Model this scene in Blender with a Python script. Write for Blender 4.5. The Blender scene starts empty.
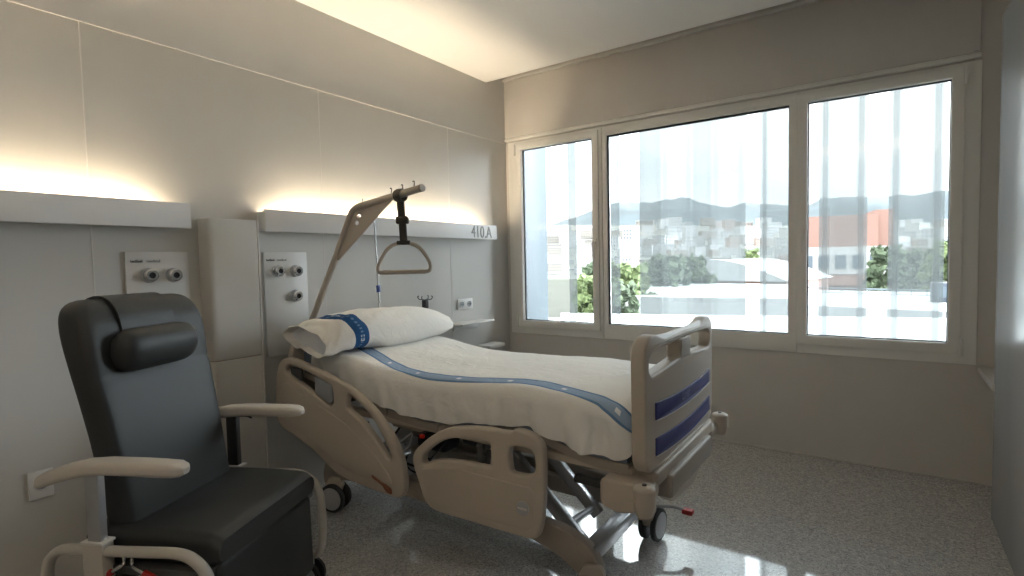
import bpy, bmesh, math, random
from mathutils import Vector, Matrix, noise
random.seed(4)
C = bpy.context.scene.collection
PI = math.pi

# ------------------------------------------------------------------ materials
def mat(name, col, rough=.5, metal=0.0, bump=0.0, bscale=60, spec=.5, coat=0.0, vary=0.0, vscale=3):
    m = bpy.data.materials.new(name); m.use_nodes = True
    nt = m.node_tree; b = nt.nodes['Principled BSDF']
    b.inputs['Base Color'].default_value = (*col, 1)
    b.inputs['Roughness'].default_value = rough; b.inputs['Metallic'].default_value = metal
    b.inputs['Specular IOR Level'].default_value = spec
    b.inputs['Coat Weight'].default_value = coat; b.inputs['Coat Roughness'].default_value = .15
    tc = nt.nodes.new('ShaderNodeTexCoord')
    if bump:
        n = nt.nodes.new('ShaderNodeTexNoise'); n.inputs['Scale'].default_value = bscale
        n.inputs['Detail'].default_value = 3
        bp = nt.nodes.new('ShaderNodeBump'); bp.inputs['Strength'].default_value = bump; bp.inputs['Distance'].default_value = .01
        nt.links.new(tc.outputs['Object'], n.inputs['Vector']); nt.links.new(n.outputs['Fac'], bp.inputs['Height'])
        nt.links.new(bp.outputs['Normal'], b.inputs['Normal'])
    if vary:
        n = nt.nodes.new('ShaderNodeTexNoise'); n.inputs['Scale'].default_value = vscale; n.inputs['Detail'].default_value = 4
        r = nt.nodes.new('ShaderNodeValToRGB')
        r.color_ramp.elements[0].position = .3; r.color_ramp.elements[1].position = .7
        r.color_ramp.elements[0].color = (*[c*(1-vary) for c in col], 1); r.color_ramp.elements[1].color = (*[min(1, c*(1+vary)) for c in col], 1)
        nt.links.new(tc.outputs['Object'], n.inputs['Vector']); nt.links.new(n.outputs['Fac'], r.inputs['Fac'])
        nt.links.new(r.outputs['Color'], b.inputs['Base Color'])
    return m

def emis(name, col, s):
    m = bpy.data.materials.new(name); m.use_nodes = True; nt = m.node_tree; nt.nodes.clear()
    e = nt.nodes.new('ShaderNodeEmission'); e.inputs[0].default_value = (*col, 1); e.inputs[1].default_value = s
    o = nt.nodes.new('ShaderNodeOutputMaterial'); nt.links.new(e.outputs[0], o.inputs[0]); return m

WALLC = (.60, .57, .52)
m_wall = mat('warm_grey_laminate', (.59, .575, .545), .42, vary=.02, vscale=1.5, spec=.35)
m_wallup = mat('painted_plaster', (.66, .645, .62), .8, bump=.02, bscale=250, spec=.2)
m_wallwin = mat('window_wall_panel', (.60, .57, .54), .65, vary=.02, spec=.25)
m_ceil = mat('ceiling_paint', (.90, .89, .87), .9, bump=.02, bscale=200, spec=.2)
m_joint = mat('pale_joint', (.68, .66, .625), .5)
m_strip = mat('light_housing_white', (.74, .73, .72), .45)
m_white = mat('white_plastic', (.76, .75, .73), .4)
m_panelw = mat('service_panel_white', (.66, .65, .63), .4)
m_frame = mat('window_frame_paint', (.80, .785, .75), .4)
m_gasket = mat('black_gasket', (.02, .025, .03), .5)
m_dark = mat('dark_rubber', (.03, .03, .032), .55)
m_black = mat('black_plastic', (.02, .02, .022), .4)
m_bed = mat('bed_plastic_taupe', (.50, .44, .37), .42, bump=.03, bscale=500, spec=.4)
m_beddk = mat('bed_plastic_dark', (.38, .335, .285), .45)  # darker tone of the taupe bed plastic
m_bedlt = mat('bed_rail_edge', (.68, .65, .62), .3)
m_steel = mat('painted_steel_grey', (.46, .47, .49), .28, metal=.6)
m_steeld = mat('dark_steel', (.10, .10, .10), .4, metal=.4)
m_chrome = mat('chrome', (.62, .62, .62), .2, metal=1)
m_poleb = mat('beige_powder_coat', (.47, .42, .36), .38)
m_strap = mat('black_strap', (.055, .05, .04), .7)
m_blue = mat('bed_stripe_blue', (.045, .055, .20), .35)
m_bluet = mat('stripe_print', (.34, .36, .60), .5)
m_bluej = mat('blue_collar', (.10, .16, .45), .4)
m_red = mat('red_plastic', (.45, .02, .015), .4)
m_redled = mat('red_lamp', (.8, .04, .02), .3)
m_vinyl = mat('charcoal_vinyl', (.033, .036, .037), .46, bump=.06, bscale=400, spec=.45)
m_arm = mat('armrest_plastic', (.58, .54, .49), .42)
m_tube = mat('chair_tube_paint', (.52, .49, .44), .38)
m_screen = mat('control_panel_grey', (.36, .38, .40), .35)
m_matt = mat('mattress_blue_cover', (.18, .22, .28), .6)
m_cab = mat('satin_grey_laminate', (.42, .43, .455), .24, spec=.7)
m_txt = mat('grey_lettering', (.34, .335, .33), .5)
m_txtk = mat('black_print', (.03, .03, .03), .5)
m_sheetdk = mat('wheel_disc_grey', (.42, .43, .45), .4)
m_door = mat('door_laminate', (.45, .38, .30), .5)
m_led = emis('warm_light_strip', (1.0, .82, .58), 34)

def terrazzo():
    m = bpy.data.materials.new('terrazzo'); m.use_nodes = True; nt = m.node_tree; b = nt.nodes['Principled BSDF']
    tc = nt.nodes.new('ShaderNodeTexCoord')
    def vor(scale, stops):
        v = nt.nodes.new('ShaderNodeTexVoronoi'); v.inputs['Scale'].default_value = scale
        nt.links.new(tc.outputs['Object'], v.inputs['Vector'])
        s = nt.nodes.new('ShaderNodeSeparateColor'); nt.links.new(v.outputs['Color'], s.inputs[0])
        r = nt.nodes.new('ShaderNodeValToRGB'); r.color_ramp.interpolation = 'CONSTANT'
        els = r.color_ramp.elements
        els[0].position = 0; els[0].color = (*stops[0][1], 1)
        els[1].position = stops[1][0]; els[1].color = (*stops[1][1], 1)
        for p, c in stops[2:]:
            e = els.new(p); e.color = (*c, 1)
        nt.links.new(s.outputs[0], r.inputs[0]); return r
    r1 = vor(135, [(0, (.24, .24, .235)), (.12, (.43, .425, .41)), (.5, (.54, .53, .52)), (.8, (.72, .71, .69))])
    r2 = vor(270, [(0, (.30, .30, .29)), (.25, (.48, .475, .46)), (.75, (.66, .65, .63))])
    mx = nt.nodes.new('ShaderNodeMix'); mx.data_type = 'RGBA'; mx.inputs['Factor'].default_value = .45
    nt.links.new(r1.outputs[0], mx.inputs['A']); nt.links.new(r2.outputs[0], mx.inputs['B'])
    nt.links.new(mx.outputs['Result'], b.inputs['Base Color'])
    b.inputs['Roughness'].default_value = .06; b.inputs['Specular IOR Level'].default_value = 1.0
    b.inputs['Coat Weight'].default_value = .6; b.inputs['Coat Roughness'].default_value = .04
    return m
m_floor = terrazzo()

def glass_mat(name, tint=(.93, .96, .96), refl=1.0):
    m = bpy.data.materials.new(name); m.use_nodes = True; nt = m.node_tree; nt.nodes.clear()
    t = nt.nodes.new('ShaderNodeBsdfTransparent'); t.inputs[0].default_value = (*tint, 1)
    g = nt.nodes.new('ShaderNodeBsdfGlossy'); g.inputs['Roughness'].default_value = 0.01
    f = nt.nodes.new('ShaderNodeFresnel'); f.inputs['IOR'].default_value = 1.45
    mx = nt.nodes.new('ShaderNodeMixShader'); o = nt.nodes.new('ShaderNodeOutputMaterial')
    nt.links.new(f.outputs[0], mx.inputs[0]); nt.links.new(t.outputs[0], mx.inputs[1]); nt.links.new(g.outputs[0], mx.inputs[2])
    nt.links.new(mx.outputs[0], o.inputs[0]); return m
m_glass = glass_mat('window_glass')

def frit(name, base, edge, width, mirror=True):
    """translucent printed facade glass: fine dot print, denser toward the two long edges"""
    m = bpy.data.materials.new(name); m.use_nodes = True; nt = m.node_tree; nt.nodes.clear()
    N = nt.nodes.new; L = nt.links.new
    tc = N('ShaderNodeTexCoord'); sx = N('ShaderNodeSeparateXYZ'); L(tc.outputs['Object'], sx.inputs[0])
    def mth(op, a, b=None):
        n = N('ShaderNodeMath'); n.operation = op
        for i, v in enumerate((a, b)):
            if v is None: continue
            if isinstance(v, (int, float)): n.inputs[i].default_value = v
            else: L(v, n.inputs[i])
        return n.outputs[0]
    ax = mth('ABSOLUTE', sx.outputs[0])
    e1 = mth('SUBTRACT', ax, width*.5*.55); e1 = mth('MULTIPLY', e1, 60); e1n = N('ShaderNodeClamp'); L(e1, e1n.inputs[0])
    e2 = mth('SUBTRACT', ax, width*.5*.93); e2 = mth('MULTIPLY', e2, -60); e2n = N('ShaderNodeClamp'); L(e2, e2n.inputs[0])
    band = mth('MULTIPLY', e1n.outputs[0], e2n.outputs[0])
    p = 2*PI/.018
    dx = mth('SINE', mth('MULTIPLY', sx.outputs[0], p)); dz = mth('SINE', mth('MULTIPLY', sx.outputs[2], p))
    dots = mth('MULTIPLY', dx, dz); dots = mth('MULTIPLY', mth('ADD', dots, .15), 6); dc = N('ShaderNodeClamp'); L(dots, dc.inputs[0])
    fac = mth('ADD', mth('MULTIPLY', mth('MULTIPLY', band, dc.outputs[0]), edge), base)
    t = N('ShaderNodeBsdfTransparent'); t.inputs[0].default_value = (.97, .985, .98, 1)
    d = N('ShaderNodeBsdfDiffuse'); d.inputs[0].default_value = (.11, .118, .12, 1)
    tr = N('ShaderNodeBsdfTranslucent'); tr.inputs[0].default_value = (.11, .118, .12, 1)
    ma = N('ShaderNodeMixShader'); ma.inputs[0].default_value = .5; L(d.outputs[0], ma.inputs[1]); L(tr.outputs[0], ma.inputs[2])
    mx = N('ShaderNodeMixShader'); L(fac, mx.inputs[0]); L(t.outputs[0], mx.inputs[1]); L(ma.outputs[0], mx.inputs[2])
    o = N('ShaderNodeOutputMaterial'); L(mx.outputs[0], o.inputs[0]); return m

# ------------------------------------------------------------------ geometry helpers
def smooth(pts, n=6, closed=False):
    pts = [Vector(p) for p in pts]; out = []; k = len(pts)
    if k < 3: return pts
    rng = range(k) if closed else range(k-1)
    for i in rng:
        p0 = pts[(i-1) % k] if closed or i > 0 else pts[i]*2-pts[i+1]
        p1 = pts[i]; p2 = pts[(i+1) % k]
        p3 = pts[(i+2) % k] if closed or i+2 < k else p2*2-p1
        for j in range(n):
            t = j/n
            out.append(.5*((2*p1)+(p2-p0)*t+(2*p0-5*p1+4*p2-p3)*t*t+(3*p1-p0-3*p2+p3)*t**3))
    if not closed: out.append(pts[-1])
    return out

def rrect(x0, x1, y0, y1, r, n=5):
    out = []
    for cx, cy, a0 in ((x1-r, y1-r, 0), (x0+r, y1-r, 90), (x0+r, y0+r, 180), (x1-r, y0+r, 270)):
        for i in range(n+1):
            a = math.radians(a0+90*i/n); out.append((cx+r*math.cos(a), cy+r*math.sin(a)))
    return out

def chamfer_poly(pts, r, n=4):
    """round the corners of a closed 2-D polygon"""
    out = []; k = len(pts)
    for i in range(k):
        p = Vector(pts[i]); a = Vector(pts[i-1]); b = Vector(pts[(i+1) % k])
        ra = min(r, (a-p).length*.45); rb = min(r, (b-p).length*.45)
        pa = p+(a-p).normalized()*ra; pb = p+(b-p).normalized()*rb
        for j in range(n+1):
            t = j/n; out.append(tuple((1-t)**2*pa+2*t*(1-t)*p+t*t*pb))
    return out

class B:
    def __init__(s): s.bm = bmesh.new(); s.uv = None
    def box(s, x0, x1, y0, y1, z0, z1, bev=0, seg=2, M=None):
        r = bmesh.ops.create_cube(s.bm, size=1); vs = r['verts']
        for v in vs: v.co = Vector(((x0+x1)/2+v.co.x*(x1-x0), (y0+y1)/2+v.co.y*(y1-y0), (z0+z1)/2+v.co.z*(z1-z0)))
        if bev:
            es = list({e for v in vs for e in v.link_edges})
            rr = bmesh.ops.bevel(s.bm, geom=es, offset=bev, segments=seg, affect='EDGES', profile=.5)
            vs = list({v for f in rr['faces'] for v in f.verts} | {v for v in vs if v.is_valid})
        if M is not None:
            for v in vs: v.co = M @ v.co
        return s
    def cyl(s, p0, p1, r0, r1=None, seg=20, cap=True):
        p0 = Vector(p0); p1 = Vector(p1); d = p1-p0; r1 = r0 if r1 is None else r1
        M = Matrix.Translation((p0+p1)/2) @ d.to_track_quat('Z', 'Y').to_matrix().to_4x4()
        bmesh.ops.create_cone(s.bm, cap_ends=cap, segments=seg, radius1=r0, radius2=r1, depth=d.length, matrix=M); return s
    def sph(s, c, r, sc=(1, 1, 1), u=16, v=10):
        bmesh.ops.create_uvsphere(s.bm, u_segments=u, v_segments=v, radius=r, matrix=Matrix.Translation(c) @ Matrix.Diagonal((*sc, 1))); return s
    def loft(s, rings, cap=True, closed=True):
        rv = [[s.bm.verts.new(p) for p in r] for r in rings]
        for a, b in zip(rv[:-1], rv[1:]):
            k = len(a)
            for i in range(k if closed else k-1):
                s.bm.faces.new((a[i], a[(i+1) % k], b[(i+1) % k], b[i]))
        if cap:
            s.bm.faces.new(list(reversed(rv[0]))); s.bm.faces.new(rv[-1])
        return s
    def tube(s, path, r, seg=12, closed=False, flat=None, up=None):
        path = [Vector(p) for p in path]; k = len(path); rings = []; nrm = None
        for i, p in enumerate(path):
            a = path[i-1] if (i or closed) else p; b = path[(i+1) % k] if (i < k-1 or closed) else p
            t = (b-a).normalized()
            if nrm is None:
                nrm = Vector(up) if up else (Vector((0, 0, 1)) if abs(t.z) < .9 else Vector((1, 0, 0)))
            nrm = (nrm-t*nrm.dot(t)).normalized(); bi = t.cross(nrm)
            rr = r(i/(k-1)) if callable(r) else r
            ra, rb = (rr, rr) if flat is None else (flat[0], flat[1])
            rings.append([p+nrm*math.cos(2*PI*j/seg)*ra+bi*math.sin(2*PI*j/seg)*rb for j in range(seg)])
        if closed: rings.append(rings[0]); s.loft(rings, cap=False)
        else: s.loft(rings)
        return s
    def prism(s, outline, holes, depth, fn, bev=.004, res=2):
        """2-D outline with holes -> bevelled plate; fn maps (u, v, w) to a point, w along the depth"""
        cu = bpy.data.curves.new('c', 'CURVE'); cu.dimensions = '2D'; cu.fill_mode = 'BOTH'
        for k, poly in enumerate([outline]+list(holes)):
            sp = cu.splines.new('POLY'); sp.points.add(len(poly)-1); sp.use_cyclic_u = True
            for q, p in zip(sp.points, poly): q.co = (p[0], p[1], 0, 1)
        cu.extrude = max(depth/2-bev, 1e-4); cu.bevel_depth = bev; cu.bevel_resolution = res; cu.offset = -bev
        s._curve(cu, fn); return s
    def ring(s, o, i, y0, y1, bev=.004):
        """rectangular frame: o and i are (x0, x1, z0, z1) outside and inside, y0 the room side"""
        def rr(q, d, y): return [Vector((q[0]+d, y, q[2]+d)), Vector((q[1]-d, y, q[2]+d)), Vector((q[1]-d, y, q[3]-d)), Vector((q[0]+d, y, q[3]-d))]
        st = [rr(o, 0, y1), rr(o, 0, y0+bev), rr(o, bev*.3, y0+bev*.3), rr(o, bev, y0), rr(i, -bev, y0), rr(i, -bev*.3, y0+bev*.3), rr(i, 0, y0+bev), rr(i, 0, y1)]
        st.append(st[0]); return s.loft(st, cap=False)
    def text(s, body, size, depth, fn, align='LEFT', sx=1.0, off=0.0):
        cu = bpy.data.curves.new('t', 'FONT'); cu.body = body; cu.size = size; cu.extrude = depth/2; cu.align_x = align; cu.offset = off
        s._curve(cu, lambda u, v, w: fn(u*sx, v, w)); return s
    def _curve(s, cu, fn):
        o = bpy.data.objects.new('c', cu); C.objects.link(o)
        dg = bpy.context.evaluated_depsgraph_get(); me = bpy.data.meshes.new_from_object(o.evaluated_get(dg))
        for v in me.vertices: v.co = fn(v.co.x, v.co.y, v.co.z)
        s.bm.from_mesh(me); bpy.data.meshes.remove(me); bpy.data.objects.remove(o); bpy.data.curves.remove(cu)
    def xf(s, M):
        for v in s.bm.verts: v.co = M @ v.co
        return s
    def out(s, name, m, parent=None, label=None, org=None, ang=35, recalc=True):
        """link as one object; org = world point that becomes the object's (or its thing's) origin"""
        bmesh.ops.remove_doubles(s.bm, verts=s.bm.verts, dist=1e-6)
        if recalc: bmesh.ops.recalc_face_normals(s.bm, faces=s.bm.faces)
        me = bpy.data.meshes.new(name)
        o = bpy.data.objects.new(name, me)
        root = parent
        if parent is not None:
            while root.parent: root = root.parent
            sh = Vector(root.get('org', (0, 0, 0)))
        else: sh = Vector(org) if org is not None else Vector((0, 0, 0))
        if sh.length:
            for v in s.bm.verts: v.co -= sh
        if parent is None and org is not None: o.location = sh; 
        s.bm.to_mesh(me); s.bm.free()
        for p in me.polygons: p.use_smooth = True
        me.set_sharp_from_angle(angle=math.radians(ang))
        me.materials.append(m) if not isinstance(m, (list, tuple)) else [me.materials.append(q) for q in m]
        C.objects.link(o)
        if parent is not None: o.parent = parent
        elif org is not None: o['org'] = tuple(sh)
        if label: o['label'] = label
        return o

def thing(name, label, cat, org, group=None, rz=0, local=False):
    o = bpy.data.objects.new(name, None); C.objects.link(o); o.empty_display_size = .1
    o.location = org; o.rotation_euler = (0, 0, rz); o['label'] = label; o['category'] = cat
    if not local: o['org'] = tuple(org)
    if group: o['group'] = group
    return o
def tag(o, label, cat, group=None):
    o['label'] = label; o['category'] = cat
    if group: o['group'] = group
    return o
def struct(o): o['kind'] = 'structure'; return o
xy = lambda u, v, w: Vector((u, v, w))
def on_xz(y): return lambda u, v, w: Vector((u, y+w, v))
def on_yz(x): return lambda u, v, w: Vector((x+w, u, v))

# ------------------------------------------------------------------ the room
YB = -6.4; XR = 3.42; XC = 3.317; ZC = 2.91
b = B().box(-.3, 3.7, YB-.2, .26, -.25, 0); struct(b.out('floor', m_floor))
b = B().box(-.3, 3.7, YB-.2, -.285, ZC, ZC+.3); b.box(-.3, 3.7, -.285, .26, 3.06, 3.21); struct(b.out('ceiling', m_ceil))
b = B().box(-.3, 0, YB-.2, .26, 0, 2.425); struct(b.out('wall_left', m_wall))
b = B().box(-.3, .004, YB-.2, .26, 2.425, 3.25); struct(b.out('wall_left_upper', m_wallup))
b = B().box(.004, .008, YB, 0, 2.423, 2.429); struct(b.out('trim_1', m_joint))
for i, yy in enumerate((-4.35, -3.166, -1.981, -.80)):
    b = B().box(-.001, .0015, yy-.0022, yy+.0022, 0, 2.423); struct(b.out('trim_%d' % (i+2), m_joint))
# window wall: below, the two sides, above
F0, F1, G0, G1 = .03, 3.30, .697, 2.43
b = B().box(-.3, 3.7, 0, .26, -.01, G0); b.box(-.3, F0, 0, .26, G0, G1); b.box(F1, 3.7, 0, .26, G0, G1); b.box(-.3, 3.7, 0, .26, G1, 3.21)
struct(b.out('wall_window', m_wallwin))
# blind box panel with its lip and the rail on top
b = B().box(.006, 3.287, -.022, -.002, 2.472, 2.975, bev=.002); struct(b.out('trim_6', m_wallwin))
b = B().box(.006, 3.295, -.030, -.002, 2.440, 2.462, bev=.003); b.box(.006, 3.292, -.018, -.002, 2.462, 2.471); struct(b.out('trim_7', m_frame))
b = B().box(.002, 3.36, -.045, -.001, 2.978, 2.996, bev=.003); struct(b.out('trim_8', m_joint))
b = B().box(3.262, 3.280, -.0245, -.0215, 2.478, 2.482); struct(b.out('trim_9', m_txt))
# right side
b = B().box(XR, 3.7, YB-.2, .26, 0, 3.21); struct(b.out('wall_right', m_wallup))
b = B().box(3.306, XR, -.52, -.002, .655, .690, bev=.004); struct(b.out('trim_10', m_wallwin))
b = B().box(-.3, 3.7, YB-.2, YB, 0, 3.21); struct(b.out('wall_back', m_wallup))
b = B().box(1.0, 2.1, YB-.001, YB+.03, .005, 2.15, bev=.004); struct(b.out('door_1', m_door))
b = B().box(.93, 1.0, YB-.001, YB+.045, 0, 2.22, bev=.004).box(2.1, 2.17, YB-.001, YB+.045, 0, 2.22, bev=.004).box(.93, 2.17, YB-.001, YB+.045, 2.15, 2.22, bev=.004)
struct(b.out('trim_11', m_frame))
for nm, args in (('baseboard_window', (.0, XR, -.008, 0, 0, .012)), ):
    struct(B().box(*args, bev=.002).out(nm, m_wallwin))

# wardrobe block along the right side
w = thing('wardrobe', 'tall satin grey cabinet block along the right edge of the room, reflecting the window', 'wardrobe', (3.36, -2.0, 0))
B().box(XC+.018, XR-.002, -3.62, -.498, .0, 2.49, bev=.002).out('body', m_cab, w)
for k, (a, c) in enumerate(((-.495, -1.535), (-1.539, -2.578), (-2.582, -3.62))):
    d = B().box(XC, XC+.018, c, a, .003, 2.488, bev=.0015).out('door', m_cab, w)
    if k: B().tube([(XC, c+.06, 1.0), (XC-.028, c+.06, 1.01), (XC-.028, c+.06, 1.18), (XC, c+.06, 1.19)], .006, 10).out('handle', m_chrome, d)

# unseen warm fill panel added behind the camera to brighten the room
m_lamp = emis('warm_fill_panel', (1.0, .86, .70), .9)
for i, (lx, ly) in enumerate(((2.55, -5.2),)):
    t = thing('fill_light', 'wide added fill light at the ceiling near the %s in the back of the room' % ('wardrobe' if i == 0 else 'headwall'), 'fill light', (lx, ly, ZC))
    B().ring((0, 1.22, 0, .92), (.02, 1.20, .02, .90), 0, .012, .002).xf(Matrix(((1, 0, 0, lx-.61), (0, 0, 1, ly-.46), (0, 1, 0, ZC-.012), (0, 0, 0, 1)))).out('frame', m_frame, t)
    B().box(lx-.59, lx+.59, ly-.44, ly+.44, ZC-.008, ZC-.001).out('diffuser', m_lamp, t)

# ------------------------------------------------------------------ windows
def window(n, x0, x1, z0, z1, gx0, gx1, gz0, gz1, sash, hinge_side, handle_side):
    # fixed frame with opening, flush with the room side of the wall
    if sash:
        f = struct(B().ring((x0, x1, z0, z1), (gx0-.05, gx1+.05, gz0-.05, gz1+.05), -.008, .060, .003).out('window_%d' % n, m_frame))
        B().ring((gx0-.058, gx1+.058, gz0-.058, gz1+.058), (gx0, gx1, gz0, gz1), -.026, .034, .005).out('window_sash', m_frame, f)
    else:
        f = struct(B().ring((x0, x1, z0, z1), (gx0, gx1, gz0, gz1), -.008, .060, .004).out('window_%d' % n, m_frame))
    B().ring((gx0-.004, gx1+.004, gz0-.004, gz1+.004), (gx0+(.006 if sash else .010), gx1-(.003 if sash else .004), gz0+.006, gz1-(.006 if sash else .012)), .010, .031, .001).out('window_gasket', m_gasket, f)
    B().box(gx0-.003, gx1+.003, .022, .026, gz0-.003, gz1+.003).out('window_glass', m_glass, f)
    if hinge_side:
        hx = gx0-.062 if hinge_side < 0 else gx1+.062
        for zz in (gz0-.02, gz1+.0):
            B().box(hx-.010, hx+.010, -.040, -.005, zz-.045, zz+.045, bev=.004).cyl((hx, -.036, zz-.05), (hx, -.036, zz+.05), .007).out('window_hinge', m_frame, f)
        kx = gx1+.030 if handle_side > 0 else gx0-.030
        kz = 1.49
        h = B().box(kx-.014, kx+.014, -.036, -.024, kz-.035, kz+.035, bev=.004)
        h.cyl((kx, -.036, kz), (kx, -.062, kz), .010)
        h.prism(chamfer_poly([(kx-.011, kz-.135), (kx+.011, kz-.135), (kx+.012, kz+.014), (kx-.012, kz+.014)], .01), [], .014, on_xz(-.066), .004)
        h.out('window_handle', m_frame, f)
MX1, MX2 = .962, 2.382
window(1, F0, MX1-.003, G0, G1, .175, .874, .818, 2.352, True, -1, 1)
window(2, MX1, MX2-.003, G0, G1, 1.000, 2.327, .818, 2.357, False, 0, 0)
window(3, MX2, F1, G0, G1, 2.437, 3.168, .817, 2.352, True, 1, -1)

# ------------------------------------------------------------------ wall lights
def wall_light(y0, y1, label, txt=False):
    t = thing('wall_light', label, 'wall light', (0, (y0+y1)/2, 1.6), 'strip uplights along the headwall')
    B().box(.070, .088, y0, y1, 1.546, 1.666, bev=.002).box(.001, .070, y0+.004, y1-.004, 1.552, 1.574, bev=.001).out('housing', m_strip, t)
    for yy in (y0+.003, y1-.011):
        B().box(.001, .070, yy, yy+.008, 1.574, 1.655, bev=.001).out('end_cap', m_strip, t)
    B().box(.018, .042, y0+.10, y1-.16, 1.576, 1.584).out('light_strip', m_led, t)
    if txt:
        B().text('410.A', .142, .003, lambda u, v, w: Vector((.0893+w, -.640+u, 1.557+v)), sx=.82, off=-.0006).out('room_number', m_txt, t)
wall_light(-4.9, -2.79, 'long white strip uplight on the wall above the grey armchair')
wall_light(-2.407, -.288, 'long white strip uplight above the bed, lettered 410.A', True)

# ------------------------------------------------------------------ service column between the two places
t = thing('service_column', 'tall pale two-panel wall column between armchair and bed', 'wall cabinet', (0, -2.56, 0))
rings = lambda z0, z1: None
prof = chamfer_poly([(.001, -2.727), (.082, -2.711), (.090, -2.695), (.090, -2.462), (.084, -2.455), (.001, -2.455)], .012)
def vprism(bb, prof, z0, z1, bev=.003): return bb.prism(prof, [], z1-z0, lambda u, v, w: Vector((u, v, (z0+z1)/2+w)), bev)
vprism(B(), [(.001, -2.722), (.080, -2.704), (.080, -2.463), (.001, -2.460)], .0, 1.592, .001).out('body', m_beddk, t)
vprism(B(), prof, .878, 1.600).out('upper_panel', m_wall, t)
vprism(B(), prof, .06, .871).out('lower_panel', m_wall, t)
B().box(.086, .092, -2.459, -2.451, .06, 1.60, bev=.001).out('edge_trim', m_joint, t)

# ------------------------------------------------------------------ medical gas panels
def gas_panel(y0, y1, z0, z1, outs, label, ty):
    t = thing('gas_panel', label, 'gas panel', (0, (y0+y1)/2, (z0+z1)/2))
    B().box(.001, .014, y0, y1, z0, z1, bev=.002).out('plate', m_panelw, t)
    B().text('tedisel', .019, .001, lambda u, v, w: Vector((.0146+w, ty+u, z1-.050+v)), off=.0004).out('lettering', m_txtk, t)
    B().text('medical', .019, .001, lambda u, v, w: Vector((.0146+w, ty+.066+u, z1-.050+v)), off=-.0001).out('lettering', m_txtk, t)
    for y, z in outs:
        o = B().cyl((.014, y, z), (.026, y, z), .036, .033, 28).out('gas_outlet', m_sheetdk, t)
        g = B()
        path = [(.026, .031), (.046, .029), (.050, .024), (.050, .014), (.040, .012)]
        g.loft([[Vector((px, y+r*math.cos(2*PI*j/28), z+r*math.sin(2*PI*j/28))) for j in range(28)] for px, r in path], cap=True)
        g.out('coupling_ring', m_chrome, o)
        B().cyl((.036, y, z), (.0415, y, z), .0125, seg=20).out('socket_hole', m_black, o)
gas_panel(-3.05, -2.78, .98, 1.433, [(-2.955, 1.322), (-2.851, 1.320)], 'white gas panel with two round outlets, above the armchair back', -3.03)
gas_panel(-2.385, -2.115, .84, 1.433, [(-2.306, 1.325), (-2.192, 1.323), (-2.199, 1.177)], 'white gas panel with three round outlets, beside the bed head', -2.372)

# ------------------------------------------------------------------ sockets, shelf
def socket(y0, y1, z0, z1, n, label, holes=True, x=0.0):
    t = thing('wall_socket', label, 'socket', (x, (y0+y1)/2, (z0+z1)/2))
    B().box(x+.001, x+.012, y0, y1, z0, z1, bev=.003).out('plate', m_white, t)
    wd = (y1-y0)/n
    for i in range(n):
        cy = y0+wd*(i+.5); cz = (z0+z1)/2
        o = B().prism([(cy+.026*math.cos(a*PI/12), cz+.026*math.sin(a*PI/12)) for a in range(24)], [[(cy+.021*math.cos(a*PI/12), cz+.021*math.sin(a*PI/12)) for a in range(24)]], .006, on_yz(x+.014), .001).out('insert', m_panelw, t)
        B().cyl((x+.0115, cy, cz), (x+.013, cy, cz), .0205, seg=24).out('socket_face', m_screen, o)
        B().cyl((x+.012, cy-.009, cz), (x+.0155, cy-.009, cz), .0035, seg=10).cyl((x+.012, cy+.009, cz), (x+.0155, cy+.009, cz), .0035, seg=10).out('pin_hole', m_black, o)
socket(-.738, -.548, .965, 1.052, 2, 'white double wall socket above the small shelf by the window')
socket(-3.430, -3.350, .415, .530, 1, 'white wall socket low behind the near armrest')
t = thing('wall_shelf', 'small white wall shelf under the double socket, past the bed pillow', 'shelf', (0, -.6, .86))
B().box(.001, .15, -.85, -.43, .852, .866, bev=.003).out('shelf_board', m_white, t)
B().box(.001, .014, -.80, -.48, .80, .852, bev=.003).out('wall_bracket', m_white, t)
t = tag(B().prism(chamfer_poly([(.001, -.50), (.13, -.50), (.14, -.48), (.14, -.28), (.13, -.26), (.001, -.26)], .02), [], .03, lambda u, v, w: Vector((u, v, .63+w)), .004).out('small_shelf', m_white, org=(0, -.38, .63)), 'little white wall bracket low in the corner behind the mattress', 'shelf')

# ------------------------------------------------------------------ THE BED
YC = -1.885
bed = thing('hospital_bed', 'beige electric hospital bed with split side rails, on castors', 'bed', (1.15, YC, 0))
# --- footboard
def mir(y): return 2*YC-y
half = [(-2.312, .640), (-2.316, 1.020), (-2.300, 1.055), (-2.262, 1.078), (-2.215, 1.083), (-2.165, 1.070), (-2.115, 1.056), (-2.0, 1.057)]
outl = half+[(YC, 1.060)]+[(mir(y), z) for y, z in reversed(half)]
outl = outl+[(mir(-2.28), .598), (YC, .588), (-2.28, .598)]
holeL = [(-2.275, .962), (-2.272, 1.002), (-2.235, 1.022), (-2.16, 1.026), (-1.975, 1.029), (-1.955, 1.018), (-1.952, .975), (-1.965, .960), (-2.16, .945), (-2.25, .942)]
holeR = [(mir(y), z) for y, z in reversed(holeL)]
def fbx(u, v, w): return Vector((2.175+w-.006*((u-YC)/.43)**2, u, v))
def subdiv(poly, n=6):
    out = []
    for i in range(len(poly)):
        a = Vector(poly[i]); c = Vector(poly[(i+1) % len(poly)])
        k = max(1, int((c-a).length/.04))
        for j in range(k): out.append(tuple(a.lerp(c, j/k)))
    return out
fb = B().prism(subdiv(chamfer_poly(outl, .03, 4)), [subdiv(chamfer_poly(holeL, .012, 3)), subdiv(chamfer_poly(holeR, .012, 3))], .054, fbx, .010, 3).out('footboard', m_bed, bed)
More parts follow.
